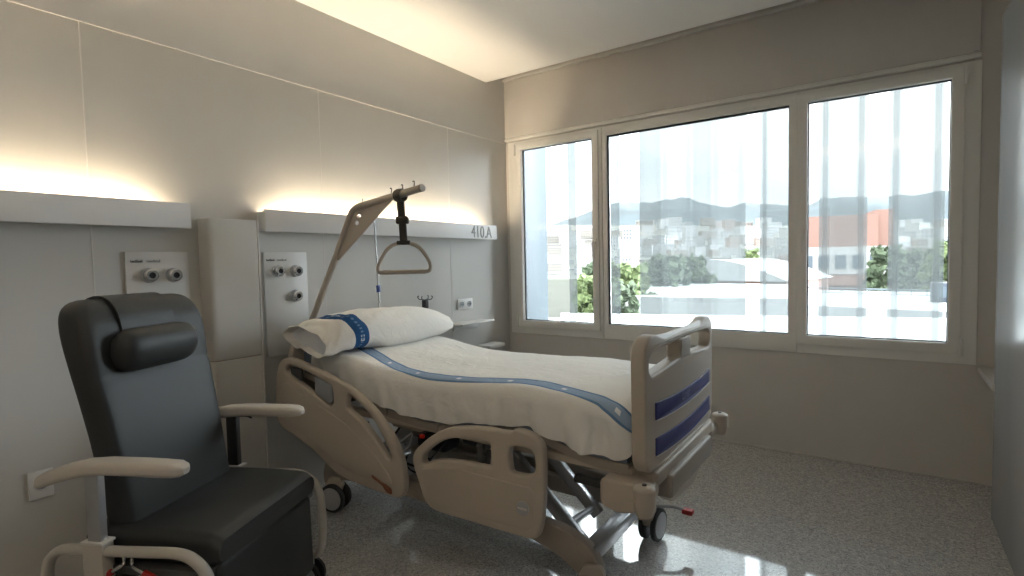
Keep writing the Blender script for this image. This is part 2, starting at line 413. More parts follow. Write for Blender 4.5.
B().prism(subdiv(chamfer_poly([(YC-.066, .950), (YC+.066, .950), (YC+.060, 1.035), (YC-.060, 1.035)], .012)), [], .060, fbx, .008).out('grip_block', m_beddk, fb)
hp = [Vector(fbx(y, z, .004)) for y, z in ((-2.24, 1.052), (-2.16, 1.050), (-2.0, 1.045), (YC, 1.045), (mir(-2.0), 1.045), (mir(-2.16), 1.050), (mir(-2.24), 1.052))]
B().tube(smooth(hp, 4), .0205, 14).out('push_handle', m_bedlt, fb)
def stripe(za, zb, zc, zd):
    # blue inlay: left top, left bottom, right top, right bottom heights, gently bowed
    y0, y1 = -2.222, mir(-2.250); top = []; bot = []
    for i in range(17):
        s = i/16; y = y0+(y1-y0)*s; bow = -.016*(1-(2*s-1)**2)
        top.append((y, za+(zc-za)*s+bow)); bot.append((y, zb+(zd-zb)*s+bow))
    return top+bot[::-1]
for za, zb in ((.840, .777), (.712, .648)):
    pl = chamfer_poly(stripe(za, zb, za, zb), .004)
    s = B().prism(pl, [], .006, lambda u, v, w: fbx(u, v, w)+Vector((.0275, 0, 0)), .001, 1).out('blue_inlay', m_blue, fb)
    low = pl[len(pl)//2:]
    B().tube([fbx(y, z-.002, .0275) for y, z in stripe(za, zb, za, zb)[17:]], .0030, 8).out('inlay_edge', m_bedlt, s)
    if za > .8:
        B().text('Linet', .050, .001, lambda u, v, w: fbx(YC-.055+u, .786+v, .0312+w), off=-.0002).out('lettering', m_bluet, s)
# board mount under the footboard, with corner castings and roller bumpers
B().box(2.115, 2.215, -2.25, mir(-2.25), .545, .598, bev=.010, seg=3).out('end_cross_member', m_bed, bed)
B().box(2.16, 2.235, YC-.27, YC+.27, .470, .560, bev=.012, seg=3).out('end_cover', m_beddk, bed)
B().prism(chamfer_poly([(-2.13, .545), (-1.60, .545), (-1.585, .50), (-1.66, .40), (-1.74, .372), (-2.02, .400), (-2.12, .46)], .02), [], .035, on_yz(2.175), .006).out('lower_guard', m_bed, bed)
B().box(2.196, 2.206, YC-.09, YC+.09, .455, .50, bev=.004).out('slot', m_black, bed)
for sgn in (-1, 1):
    Y = lambda y: YC+sgn*(y)
    c = B().prism(chamfer_poly([(2.035, .575), (2.17, .580), (2.215, .565), (2.215, .515), (2.17, .478), (2.10, .462), (2.035, .480)], .02), [], .110, on_xz(Y(.405)), .010, 3).out('corner_casting', m_bed, bed)
    RX = 2.215
    B().cyl((RX, Y(.495), .535), (RX, Y(.495), .590), .037, seg=24).sph((RX, Y(.495), .590), .037, (1, 1, .35)).cyl((RX, Y(.495), .500), (RX, Y(.495), .535), .026, .037, 24).out('roller_bumper', m_bed, c)
    B().cyl((RX, Y(.495), .598), (RX, Y(.495), .606), .008).out('bumper_screw', m_black, c)
# --- headboard
hb_half = [(-2.30, .62), (-2.315, .86), (-2.30, .905), (-2.25, .935), (-2.15, .945)]
ho = hb_half+[(YC, .95)]+[(mir(y), z) for y, z in reversed(hb_half)]
B().prism(chamfer_poly(ho, .03, 4), [chamfer_poly([(-2.20, .88), (YC-.1, .885), (YC-.1, .915), (-2.20, .905)], .01), chamfer_poly([(YC+.1, .885), (mir(-2.20), .88), (mir(-2.20), .905), (YC+.1, .915)], .01)], .045, on_yz(.115), .010, 3).out('headboard', m_bed, bed)
for sgn in (-1, 1):
    y = YC+sgn*.44
    c = B().box(.05, .20, y-.03, y+.03, .56, .63, bev=.010).out('head_bracket', m_bed, bed)
    B().cyl((.062, y, .64), (.062, y, .70), .032, seg=20).sph((.062, y, .70), .032, (1, 1, .4)).out('roller_bumper', m_dark, c)
# --- mattress deck
def dense(tab, n=8): return [tuple(p) for p in smooth([Vector(q) for q in tab], n)]
def interp(tab, x):
    if x <= tab[0][0]: return tab[0][1]
    for (a, u), (c, v) in zip(tab, tab[1:]):
        if x <= c:
            return u+(v-u)*(x-a)/(c-a)
    return tab[-1][1]
BN = [(.16, .775), (.54, .722), (.73, .682), (.85, .655), (1.02, .638), (1.17, .632), (1.28, .640), (1.46, .664), (1.67, .686), (1.80, .670), (1.9, .645), (2.0, .632), (2.15, .632)]
TP = [(.10, .925), (.35, .905), (.60, .873), (.76, .846), (.90, .832), (1.07, .826), (1.27, .828), (1.5, .839), (1.66, .845), (1.81, .838), (2.0, .83), (2.15, .82)]
BN = dense(BN); TP = dense(TP)
for nm, a, c in (('back_section', .18, .86), ('seat_section', .88, 1.20), ('thigh_section', 1.22, 1.64), ('calf_section', 1.66, 2.12)):
    rings = []
    for i in range(9):
        x = a+(c-a)*i/8; z = interp(BN, x)
        rings.append([Vector((x, y, zz)) for y, zz in ((-2.285, z-.012), (-2.285, z-.045), (mir(-2.285), z-.045), (mir(-2.285), z-.012))])
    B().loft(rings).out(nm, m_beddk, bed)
for sgn in (-1, 1):
    y = YC+sgn*.37
    B().box(.10, 2.13, y-.02, y+.02, .572, .604, bev=.006).out('deck_side_rail', m_bed, bed)
for x in (.22, 1.02, 1.42):
    B().box(x-.025, x+.025, YC-.36, YC+.36, .53, .575, bev=.005).out('deck_cross_bar', m_steeld, bed)
B().cyl((.35, YC-.06, .50), (.80, YC-.06, .40), .028).box(.78, .98, YC-.12, YC+.02, .35, .47, bev=.02).out('head_actuator', m_black, bed)
B().cyl((1.45, YC+.08, .48), (1.15, YC+.08, .42), .026).box(.98, 1.16, YC+.02, YC+.16, .36, .48, bev=.02).out('leg_actuator', m_dark, bed)
cb = B().box(.86, 1.06, -2.25, -2.10, .545, .625, bev=.012).out('control_box', m_beddk, bed)
B().box(1.062, 1.084, -2.262, -2.244, .525, .543, bev=.004).out('indicator_lamp', m_redled, bed)
# --- cables slung under the deck
B().tube(smooth([(.86, -2.18, .54), (.80, -2.2, .44), (.84, -2.19, .36), (.95, -2.15, .33), (1.02, -2.1, .40), (1.08, -2.06, .50)], 6), .006, 8).out('cable', m_black, bed)
B().tube(smooth([(.60, -2.22, .62), (.66, -2.26, .48), (.76, -2.24, .40), (.90, -2.2, .42), (.98, -2.22, .53)], 6), .004, 8).out('cable', m_white, bed)
# --- side rails (split): outlines carry their hand openings
H_OUT = [(.103, .60), (.118, .74), (.150, .822), (.205, .855), (.270, .858), (.428, .832), (.652, .782), (.770, .745), (.892, .682), (.984, .607), (1.052, .530), (1.088, .450), (1.098, .370), (1.090, .312), (1.045, .286), (.96, .285), (.80, .288), (.68, .296), (.578, .322), (.44, .385), (.277, .437), (.150, .468), (.110, .515)]
H_A = [(.205, .795), (.240, .822), (.330, .815), (.570, .762), (.605, .742), (.612, .672), (.580, .645), (.500, .672), (.340, .728), (.235, .765)]
H_B = [(.728, .722), (.770, .712), (.870, .655), (.945, .583), (1.005, .505), (1.020, .468), (.990, .462), (.900, .545), (.810, .610), (.715, .655)]
F_OUT = [(1.160, .470), (1.164, .512), (1.193, .548), (1.274, .612), (1.380, .664), (1.533, .692), (1.680, .698), (1.712, .714), (1.762, .712), (1.812, .694), (1.836, .655), (1.838, .560), (1.832, .440), (1.815, .340), (1.785, .306), (1.70, .298), (1.50, .292), (1.290, .288), (1.230, .318), (1.196, .380)]
F_A = [(1.222, .498), (1.236, .530), (1.300, .580), (1.38, .618), (1.470, .634), (1.575, .636), (1.592, .624), (1.592, .556), (1.578, .540), (1.42, .532), (1.30, .512), (1.235, .485)]
F_B = [(1.688, .638), (1.775, .648), (1.797, .625), (1.800, .575), (1.772, .548), (1.705, .540), (1.686, .556)]
def side_rail(out_, holes, yc, nm):
    cm = Vector((sum(p[0] for p in out_)/len(out_), sum(p[1] for p in out_)/len(out_)))
    so = [tuple(p) for p in smooth([Vector(p) for p in out_], 4, True)]
    hs = [[tuple(p) for p in smooth([Vector(p) for p in h], 3, True)] for h in holes]
    bb = B().prism(so, hs, .040, on_xz(yc), .012, 3)
    return bb.out(nm, m_bed, bed)
for sgn in (-1, 1):
    y = YC+sgn*.500
    o = side_rail(H_OUT, [H_A, H_B], y, 'head_side_rail')
    # nurse control panel set in the long opening
    B().prism(chamfer_poly([(.455, .785), (.600, .752), (.600, .668), (.575, .655), (.455, .692)], .012), [], .022, on_xz(y), .004).out('control_panel', m_screen, o)
    B().prism(chamfer_poly([(.235, .812), (.330, .806), (.330, .742), (.245, .772)], .01), [], .018, on_xz(y), .004).out('hand_control', m_steeld, o)
    B().prism(chamfer_poly([(.89, .365), (1.02, .325), (1.025, .300), (.99, .305), (.965, .330), (.90, .350)], .008), [], .016, on_xz(y+sgn*.022), .004).out('release_lever', mat('lever_brown', (.20, .07, .035), .4) if sgn < 0 else m_beddk, o)
    # raised lower skin of the rail
    B().prism(chamfer_poly([(.155, .545), (.16, .70), (.22, .735), (.46, .655), (.72, .575), (.93, .455), (1.02, .375), (1.03, .335), (.72, .335), (.46, .420), (.20, .500)], .04), [], .018, on_xz(y+sgn*.014), .008, 3).out('rail_panel', m_bed, o)
    B().tube([(.70, y-sgn*.03, .60), (.70, y-sgn*.06, .45), (.72, y-sgn*.10, .56)], .014).out('rail_arm', m_steeld, o)
    B().tube([(.40, y-sgn*.03, .62), (.40, y-sgn*.06, .50), (.42, y-sgn*.10, .60)], .014).out('rail_arm', m_steeld, o)
    o = side_rail(F_OUT, [F_A, F_B], y, 'foot_side_rail')
    B().prism(chamfer_poly([(1.205, .46), (1.30, .482), (1.45, .505), (1.80, .505), (1.800, .40), (1.780, .335), (1.72, .330), (1.30, .318), (1.25, .335), (1.22, .39)], .03), [], .018, on_xz(y+sgn*.014), .008, 3).out('rail_panel', m_bed, o)
    r = [(1.748+.028*math.cos(a*PI/10), .418+.028*math.sin(a*PI/10)) for a in range(20)]
    B().prism(r, [], .010, on_xz(y+sgn*.025), .003).out('release_button', m_sheetdk, o)
    B().box(1.728, 1.768, y+sgn*.031-.002, y+sgn*.031+.002, .416, .422, bev=.001).out('button_mark', m_bedlt, o)
    B().tube([(1.50, y-sgn*.03, .60), (1.50, y-sgn*.06, .45), (1.50, y-sgn*.10, .56)], .014).out('rail_arm', m_steeld, o)
# --- base: two side beams with arched ends, cross bars, scissor arms, castors
BC = -1.93
for sgn in (-1, 1):
    y = BC+sgn*.285
    pr = [(.36, .296), (1.66, .296), (1.82, .285), (1.935, .245), (1.985, .17), (1.975, .085), (1.925, .085), (1.90, .115), (1.80, .170), (1.66, .205), (.60, .205), (.42, .17), (.33, .10), (.29, .10), (.27, .18), (.30, .26)]
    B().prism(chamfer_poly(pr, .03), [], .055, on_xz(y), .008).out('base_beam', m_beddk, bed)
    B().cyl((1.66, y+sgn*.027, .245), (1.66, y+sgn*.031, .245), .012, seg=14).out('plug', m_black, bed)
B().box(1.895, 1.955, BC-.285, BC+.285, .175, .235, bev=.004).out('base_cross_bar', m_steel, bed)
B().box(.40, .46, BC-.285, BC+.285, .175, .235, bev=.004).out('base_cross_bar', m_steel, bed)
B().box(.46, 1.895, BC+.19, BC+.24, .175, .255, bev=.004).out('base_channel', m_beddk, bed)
def bar(p, q, w, h, nm, m):
    p = Vector(p); q = Vector(q); d = (q-p); L = d.length
    M = Matrix.Translation(p) @ Matrix.Rotation(math.atan2(-d.z, math.hypot(d.x, d.y))*1.0, 4, 'Y')
    return B().box(0, L, -w/2, w/2, -h/2, h/2, bev=.004, M=M).out(nm, m, bed)
bar((1.40, -2.10, .560), (1.845, -2.10, .165), .035, .055, 'scissor_arm', m_steel)
bar((1.28, -1.80, .600), (1.765, -1.80, .150), .035, .055, 'scissor_arm', m_steel)
B().cyl((1.765, -2.10, .225), (1.735, -1.80, .175), .016).out('scissor_shaft', m_steel, bed)
bar((.50, -2.10, .26), (.95, -2.10, .57), .035, .05, 'scissor_arm', m_steel)
bar((.50, -1.80, .26), (.95, -1.80, .57), .035, .05, 'scissor_arm', m_steel)
B().box(1.10, 1.42, -2.02, -1.88, .19, .27, bev=.01).out('lift_motor', m_black, bed)
def castor(x, y, zr=0, pedal=False):
    c = B().prism(chamfer_poly([(-.055, .135), (-.03, .185), (.04, .19), (.055, .15), (.02, .065), (-.012, .06)], .012), [], .030, lambda u, v, w: Matrix.Translation((x, y, 0)) @ Matrix.Rotation(zr, 4, 'Z') @ Vector((u, w, v)), .005).out('castor', m_bed, bed)
    M = Matrix.Translation((x, y, .078)) @ Matrix.Rotation(zr, 4, 'Z')
    for s in (-1, 1):
        rr = []
        for d, r in ((.018, .0), (.018, .070), (.021, .077), (.038, .077), (.042, .072), (.042, .062)):
            rr.append([M @ Vector((r*math.cos(2*PI*j/32), s*d, r*math.sin(2*PI*j/32))) for j in range(32)] if r else [M @ Vector((.001*math.cos(2*PI*j/32), s*d, .001*math.sin(2*PI*j/32))) for j in range(32)])
        w_ = B().loft(rr).out('tyre', m_dark, c)
        B().cyl(M @ Vector((0, s*.040, 0)), M @ Vector((0, s*.044, 0)), .061, seg=28).out('wheel_disc', m_sheetdk, c)
    if pedal:
        B().tube([(x+.0, y, .165), (x+.09, y+.04, .165), (x+.14, y+.06, .150)], .009, 8).out('brake_lever', m_steel, c)
        B().box(x+.125, x+.175, y+.045, y+.080, .135, .158, bev=.005).out('red_pedal', m_red, c)
B().box(1.86, 2.0, -2.215, -2.18, .475, .503, bev=.004).out('stop_bracket', m_steeld, bed)
castor(1.955, -1.605, math.radians(-94), True)
castor(1.955, -2.255, math.radians(10))
castor(.385, -2.245, math.radians(18))
castor(.385, -1.605, math.radians(20))
# --- lifting pole with gusset plate (fixed at the head end of the bed)
PY = -2.17
B().cyl((.05, PY, .60), (.05, PY, .90), .024).box(.03, .11, PY-.03, PY+.03, .58, .64, bev=.006).out('pole_socket', m_bed, bed)
pp = [(.05, PY, .86), (.060, PY, .93), (.166, PY, 1.095), (.348, PY, 1.369), (.490, PY, 1.592), (.530, PY, 1.640), (.585, PY, 1.660), (.663, PY, 1.669), (1.032, PY, 1.712)]
pl = B().tube([p for p in smooth([Vector(p) for p in pp], 5)], .0185, 16).out('lifting_pole', m_poleb, bed)
B().cyl((1.030, PY, 1.712), (1.042, PY, 1.7135), .0195, seg=18).out('end_cap', m_beddk, pl)
B().prism([(.372, 1.378), (.392, 1.378), (.845, 1.680), (.66, 1.660), (.575, 1.650), (.53, 1.625), (.500, 1.585)],
          [[(.573+.018*math.cos(a*PI/8), 1.607+.018*math.sin(a*PI/8)*(.55)) for a in range(16)], [(.555+.016*math.cos(a*PI/8), 1.573+.012*math.sin(a*PI/8)) for a in range(16)]], .006, on_xz(PY), .001).out('gusset_plate', m_poleb, pl)
for x in (.825, .905, .985):
    z = 1.669+(x-.663)*.1165+.018
    B().tube(smooth([(x, PY, z-.004), (x+.003, PY, z+.018), (x, PY, z+.026), (x-.008, PY, z+.024)], 4), .0028, 8).out('hook', m_steeld, pl)

# --- hanging handle (separate: strap, buckle, triangular grip)
RT = Vector((.82, .57, 0)).normalized()
HX, HZ = .888, 1.69
h = thing('trapeze_handle', 'black-strapped triangular grab handle hanging from the bed lifting pole', 'grab handle', (HX, PY, 1.69))
def hp3(u, z, w=0): return Vector((HX, PY, 0))+RT*u+Vector((-.57, .82, 0))*w+Vector((0, 0, z))
B().tube([Vector((HX+.0, PY+.029*math.cos(a*PI/10), 1.690+.029*math.sin(a*PI/10))) for a in range(20)], .0, 10, closed=True, flat=(.005, .024), up=(0, 1, 0)).out('loop', m_strap, h)
B().tube([hp3(0, 1.665), hp3(.004, 1.60), hp3(.008, 1.53), hp3(.010, 1.462)], .0, 12, flat=(.007, .019), up=(-.57, .82, 0)).out('strap', m_strap, h)
B().box(-.032, .032, -.013, .013, -.019, .019, bev=.007, M=Matrix.Translation(hp3(.007, 1.568)) @ Matrix.Rotation(math.atan2(RT.y, RT.x), 4, 'Z')).out('buckle', m_strap, h)
gp = [(-.030, 1.452), (.035, 1.452), (.085, 1.425), (.125, 1.365), (.132, 1.330), (.118, 1.312), (.06, 1.310), (-.06, 1.309), (-.118, 1.310), (-.130, 1.328), (-.120, 1.362), (-.080, 1.425)]
B().tube([hp3(u+.008, z) for u, z in [tuple(p) for p in smooth([Vector(p) for p in gp], 4, True)]], .0100, 12, closed=True).out('grip_frame', m_poleb, h)
B().tube([hp3(-.10, 1.310), hp3(.116, 1.3105)], .0115, 14).out('grip', m_poleb, h)
B().tube([hp3(-.022, 1.456), hp3(.042, 1.456)], .0, 12, flat=(.011, .016)).out('grip_neck', m_strap, h)

# --- drip stand behind the bed head
iv = thing('drip_pole', 'thin grey drip pole with blue collar behind the lifting pole', 'drip stand', (.172, -1.70, .60))
B().cyl((.174, -1.70, .50), (.168, -1.70, 1.10), .0095).cyl((.168, -1.70, 1.10), (.140, -1.70, 1.74), .0060).out('pole', m_chrome, iv)
B().cyl((.1655, -1.70, 1.170), (.163, -1.70, 1.215), .0135).out('blue_collar', m_bluej, iv)
for sx, sy in ((-1, 0), (1, 0), (0, 1), (0, -1)):
    p = [(0, 0), (.03, .012), (.065, .0), (.085, .012), (.082, .035)]
    B().tube(smooth([Vector((.140+sx*a, -1.70+sy*a, 1.735+c)) for a, c in p], 4), .003, 8).out('hook', m_steeld, iv)
B().box(.155, .195, -1.72, -1.68, .50, .58, bev=.006).out('clamp', m_bed, iv)
iv = thing('drip_hook_pole', 'short retracted steel pole with curled drip hooks, just above the far end of the pillow', 'drip stand', (.205, -1.315, .60))
B().cyl((.205, -1.315, .58), (.205, -1.315, 1.09), .011).out('pole', m_chrome, iv)
B().box(.186, .224, -1.332, -1.298, 1.035, 1.098, bev=.006).out('hook_block', m_dark, iv)
for k in range(4):
    a = math.radians(20+90*k); p = [(0, 0), (.02, .014), (.036, .012), (.050, .018), (.056, .032), (.048, .038)]
    B().tube(smooth([Vector((.205+math.cos(a)*q, -1.315+math.sin(a)*q, 1.085+c)) for q, c in p], 4), .0035, 8).out('hook', m_steeld, iv)

B().box(.185, .225, -1.365, -1.298, .60, .66, bev=.006).out('clamp', m_bed, iv)
# ------------------------------------------------------------------ mattress, sheet, pillow
def bed_ring(x, yn, yf, zb, zt, r, n=7, crown=.008):
    """cross-section from near bottom up over the top to far bottom"""
    pts = []; 
    for i in range(5): pts.append((yn, zb+(zt-r-zb)*i/5))
    for i in range(n+1):
        a = PI-PI/2*i/n; pts.append((yn+r+r*math.cos(a), zt-r+r*math.sin(a)))
    m = 34
    for i in range(1, m): 
        s = i/m; pts.append((yn+r+(yf-yn-2*r)*s, zt+crown*math.sin(PI*s)))
    for i in range(n+1):
        a = PI/2-PI/2*i/n; pts.append((yf-r+r*math.cos(a), zt-r+r*math.sin(a)))
    for i in range(1, 6): pts.append((yf, zt-r-(zt-r-zb)*i/5))
    return pts
rings = []
for i in range(30):
    x = .205+(2.115-.205)*i/29; e = 1
    rings.append([Vector((x, y, z)) for y, z in bed_ring(x, -2.285, mir(-2.285), interp(BN, x)-.008, interp(TP, x)-.022, .045)])
tag(B().loft(rings).out('mattress', m_matt, org=(1.15, YC, .65)), 'blue-covered mattress beneath the white sheet on the bed deck', 'mattress')

def sheet_mat():
    m = bpy.data.materials.new('white_linen_blue_band'); m.use_nodes = True; nt = m.node_tree; b = nt.nodes['Principled BSDF']
    N = nt.nodes.new; L = nt.links.new
    uv = N('ShaderNodeUVMap'); uv.uv_map = 'band'; sp = N('ShaderNodeSeparateXYZ'); L(uv.outputs[0], sp.inputs[0])
    def mth(op, a, b_=None, c=None):
        n = N('ShaderNodeMath'); n.operation = op
        for i, v in enumerate((a, b_, c)):
            if v is None: continue
            if isinstance(v, (int, float)): n.inputs[i].default_value = v
            else: L(v, n.inputs[i])
        return n.outputs[0]
    av = mth('ABSOLUTE', sp.outputs[1])
    inb = mth('LESS_THAN', av, .038)
    core = mth('LESS_THAN', av, .026)
    # small white woven marks down the middle of the band
    wv = mth('PINGPONG', sp.outputs[0], .13)
    mark = mth('MULTIPLY', mth('LESS_THAN', wv, .011), mth('LESS_THAN', av, .010))
    line = mth('PINGPONG', av, .012); ln = mth('GREATER_THAN', line, .0095)
    c1 = N('ShaderNodeMix'); c1.data_type = 'RGBA'; c1.inputs['A'].default_value = (.13, .24, .42, 1); c1.inputs['B'].default_value = (.30, .41, .57, 1); L(core, c1.inputs['Factor'])
    c2 = N('ShaderNodeMix'); c2.data_type = 'RGBA'; c2.inputs['B'].default_value = (.80, .82, .85, 1); L(c1.outputs['Result'], c2.inputs['A']); L(mark, c2.inputs['Factor'])
    c3 = N('ShaderNodeMix'); c3.data_type = 'RGBA'; c3.inputs['A'].default_value = (.84, .83, .80, 1); L(c2.outputs['Result'], c3.inputs['B']); L(inb, c3.inputs['Factor'])
    L(c3.outputs['Result'], b.inputs['Base Color'])
    b.inputs['Roughness'].default_value = .85; b.inputs['Specular IOR Level'].default_value = .15
    tc = N('ShaderNodeTexCoord'); n = N('ShaderNodeTexNoise'); n.inputs['Scale'].default_value = 14; n.inputs['Detail'].default_value = 5; n.inputs['Distortion'].default_value = .8
    bp = N('ShaderNodeBump'); bp.inputs['Strength'].default_value = .55; bp.inputs['Distance'].default_value = .012
    L(tc.outputs['Object'], n.inputs['Vector']); L(n.outputs['Fac'], bp.inputs['Height']); L(bp.outputs['Normal'], b.inputs['Normal'])
    return m
m_sheet = sheet_mat()
SC = [(.16, -2.02), (.34, -2.06), (.74, -2.165), (1.07, -2.240), (1.36, -2.235), (1.70, -2.195), (1.96, -2.235), (2.03, -2.262), (2.08, -2.285), (2.15, -2.325)]
SC = dense(SC)
bm = bmesh.new(); uvl = bm.loops.layers.uv.new('band')
NX = 150; xs = [.30+(2.145-.30)*i/NX for i in range(NX+1)]
grid = []; 
for i, x in enumerate(xs):
    endf = max(0, (x-2.06)/.085)
    base = bed_ring(x, -2.302, mir(-2.302), interp(BN, x)+.004+(.004*math.sin(x*23)+.003*math.sin(x*41+1)), interp(TP, x), .058)
    row = []
    arc = 0; prev = None; cl = []
    for (y, z) in base:
        if prev is not None: arc += math.hypot(y-prev[0], z-prev[1])
        cl.append(arc); prev = (y, z)
    # arc position measured as the flattened y of the top plane
    ref = next(k for k, (y, z) in enumerate(base) if y > -2.302+.058+.001)
    yc0 = interp(SC, x)
    for k, (y, z) in enumerate(base):
        flat = base[ref][0]+(cl[k]-cl[ref])
        side = max(0, min(1, (interp(TP, x)-.03-z)/.08)) if y < YC else 0
        top = 1-side
        px, py, pz = x, y, z
        if endf > 0:
            k1 = math.sqrt(max(0, 1-endf**2)) if endf < 1 else 0
            zc = (interp(TP, x)+interp(BN, x))/2
            pz = zc+(z-zc)*(.45+.55*k1); py = YC+(y-YC)*(.90+.10*k1)
        nz = noise.noise(Vector((px*3.2, py*4.5, pz*2+3)))
        # vertical drag folds on the hanging side, growing toward the foot
        amp = .008+.015*max(0, min(1, (x-1.45)/.4))+.005*max(0, min(1, (.75-x)/.3))
        fold = math.sin(x*46+4*nz+(z-.7)*18)*.55+math.sin(x*83+2.0*nz)*.25+.6*nz
        if y < YC: py -= side*(amp*fold+.006)
        pz += top*(.006*nz+.0022*noise.noise(Vector((px*11, py*9, 1.3))))
        # long shallow crease under the top edge of the near side
        if y < YC: pz += side*.004*nz
        # tucked knot near the foot end corner
        dd = ((x-1.955)/.022)**2+((z-.650)/.05)**2
        if y < YC and dd < 6: py -= .024*math.exp(-dd)
        dd = ((x-1.992)/.012)**2
        if y < YC and dd < 6: py += side*.012*math.exp(-dd)
        v = bm.verts.new((px, py, pz)); row.append((v, x, flat-yc0))
    grid.append(row)
K = len(grid[0])
for i in range(NX):
    for k in range(K-1):
        q = (grid[i][k], grid[i][k+1], grid[i+1][k+1], grid[i+1][k])
        f = bm.faces.new([a[0] for a in q])
        for lp, a in zip(f.loops, q): lp[uvl].uv = (a[1], a[2])
f = bm.faces.new([a[0] for a in grid[-1]])
for lp, a in zip(f.loops, grid[-1]): lp[uvl].uv = (a[1], a[2])
s = B(); s.bm.free(); s.bm = bm
tag(s.out('bed_sheet', m_sheet, org=(1.15, YC, .7), ang=80), 'white linen sheet with a long blue band, tucked over the mattress', 'bed sheet')

def pillow_mat():
    m = bpy.data.materials.new('white_pillowcase_blue_band'); m.use_nodes = True; nt = m.node_tree; b = nt.nodes['Principled BSDF']
    N = nt.nodes.new; L = nt.links.new
    uv = N('ShaderNodeUVMap'); uv.uv_map = 'band'; sp = N('ShaderNodeSeparateXYZ'); L(uv.outputs[0], sp.inputs[0])
    def mth(op, a, b_=None):
        n = N('ShaderNodeMath'); n.operation = op
        for i, v in enumerate((a, b_)):
            if v is None: continue
            if isinstance(v, (int, float)): n.inputs[i].default_value = v
            else: L(v, n.inputs[i])
        return n.outputs[0]
    d = mth('ABSOLUTE', mth('SUBTRACT', sp.outputs[0], .0)); inb = mth('LESS_THAN', d, .040)
    mk = mth('MULTIPLY', mth('LESS_THAN', mth('PINGPONG', sp.outputs[1], .10), .010), mth('LESS_THAN', d, .010))
    dash = mth('MULTIPLY', mth('GREATER_THAN', mth('SINE', mth('MULTIPLY', sp.outputs[1], 260)), 0), mth('LESS_THAN', d, .007))
    c1 = N('ShaderNodeMix'); c1.data_type = 'RGBA'; c1.inputs['A'].default_value = (.030, .105, .26, 1); c1.inputs['B'].default_value = (.75, .78, .82, 1); L(mk, c1.inputs['Factor'])
    cd = N('ShaderNodeMix'); cd.data_type = 'RGBA'; cd.inputs['B'].default_value = (.16, .27, .45, 1); L(c1.outputs['Result'], cd.inputs['A']); L(dash, cd.inputs['Factor'])
    c2 = N('ShaderNodeMix'); c2.data_type = 'RGBA'; c2.inputs['A'].default_value = (.86, .84, .80, 1); L(cd.outputs['Result'], c2.inputs['B']); L(inb, c2.inputs['Factor'])
    L(c2.outputs['Result'], b.inputs['Base Color']); b.inputs['Roughness'].default_value = .85; b.inputs['Specular IOR Level'].default_value = .15
    tc = N('ShaderNodeTexCoord'); n = N('ShaderNodeTexNoise'); n.inputs['Scale'].default_value = 18; n.inputs['Detail'].default_value = 5; n.inputs['Distortion'].default_value = 1
    bp = N('ShaderNodeBump'); bp.inputs['Strength'].default_value = .4; bp.inputs['Distance'].default_value = .012
    L(tc.outputs['Object'], n.inputs['Vector']); L(n.outputs['Fac'], bp.inputs['Height']); L(bp.outputs['Normal'], b.inputs['Normal'])
    return m
bm = bmesh.new(); uvl = bm.loops.layers.uv.new('band')
NV, NR = 90, 56
y0, y1 = -2.385, -1.325
rows = []
for i in range(NV+1):
    s = i/NV; y = y0+(y1-y0)*s
    e = abs(2*s-1)
    if s < .5:   # open near end keeps some width and goes flat and limp
        fw = .86+.14*min(1, (s/.5)**.5); ft = .52+.48*min(1, max(0, (s/.38))**.7) if s < .38 else 1
    else:
        q = (s-.5)/.5; fw = (1-q**4.5)**.42*.985+.015; ft = max(.03, (1-q**2.0)**.62)
    cx = .390+.01*math.sin(s*5); zt = .985+.012*math.cos(s*6)-.030*max(0, (.28-s)/.28)**1.3-.055*max(0, (s-.62)/.38)**1.5
    row = []
    for j in range(NR):
        a = 2*PI*j/NR; ca, sa = math.cos(a), math.sin(a)
        ux = math.copysign(abs(ca)**.75, ca)*.205*fw; uz = math.copysign(abs(sa)**.85, sa)*.118*ft
        nz = noise.noise(Vector((ux*7, y*6, uz*7)))
        wr = .007*nz+.006*math.sin(y*70+ux*20+6*nz)*max(0, (.30-s)/.30)+.006*math.sin(a*9+3*nz)*max(0, (s-.8)/.2)+.004*math.sin(ux*60+y*25)*math.exp(-((s-.3)/.3)**2)
        X = cx+ux+(-.03 if s < .2 else 0)*(1-s/.2 if s < .2 else 0); Z = zt+uz*(1.0 if sa > 0 else .92)+wr
        Z -= .020*max(0, (ux-.1)/.1)                      # front edge sinks
        droop = max(0, (.16-s)/.16); Z -= .045*droop*max(0, ux/.2+.2); 
        Y = y+.02*math.sin(a*2)*max(0, (.12-s)/.12)
        v = bm.verts.new((X, Y, max(Z, interp(TP, X)-.004))); row.append((v, y+2.215+.10*(ux/.2)*-.3, a*.13))
    rows.append(row)
for i in range(NV):
    for j in range(NR):
        q = (rows[i][j], rows[i][(j+1) % NR], rows[i+1][(j+1) % NR], rows[i+1][j])
        f = bm.faces.new([a[0] for a in q])
        for n_, (lp, a) in enumerate(zip(f.loops, q)):
            vv = a[2] if not (j == NR-1 and n_ in (1, 2)) else 2*PI*.13
            lp[uvl].uv = (a[1], vv)
bm.faces.new([a[0] for a in rows[-1]])
# turned-in hem at the open end
inner = [bm.verts.new(a[0].co+Vector((0, .05, 0))+(Vector((.34, y0, .93))-a[0].co)*Vector((.10, 0, .10)).length*.6) for a in rows[0]]
for j in range(NR): 
    f = bm.faces.new((rows[0][j][0], inner[j], inner[(j+1) % NR], rows[0][(j+1) % NR][0]))
    for lp in f.loops: lp[uvl].uv = (.5, 0)
bm.faces.new(inner)
s = B(); s.bm.free(); s.bm = bm
tag(s.out('pillow', pillow_mat(), org=(.365, -1.9, .88), ang=75), 'plump white pillow with a blue band, at the head of the bed', 'pillow')

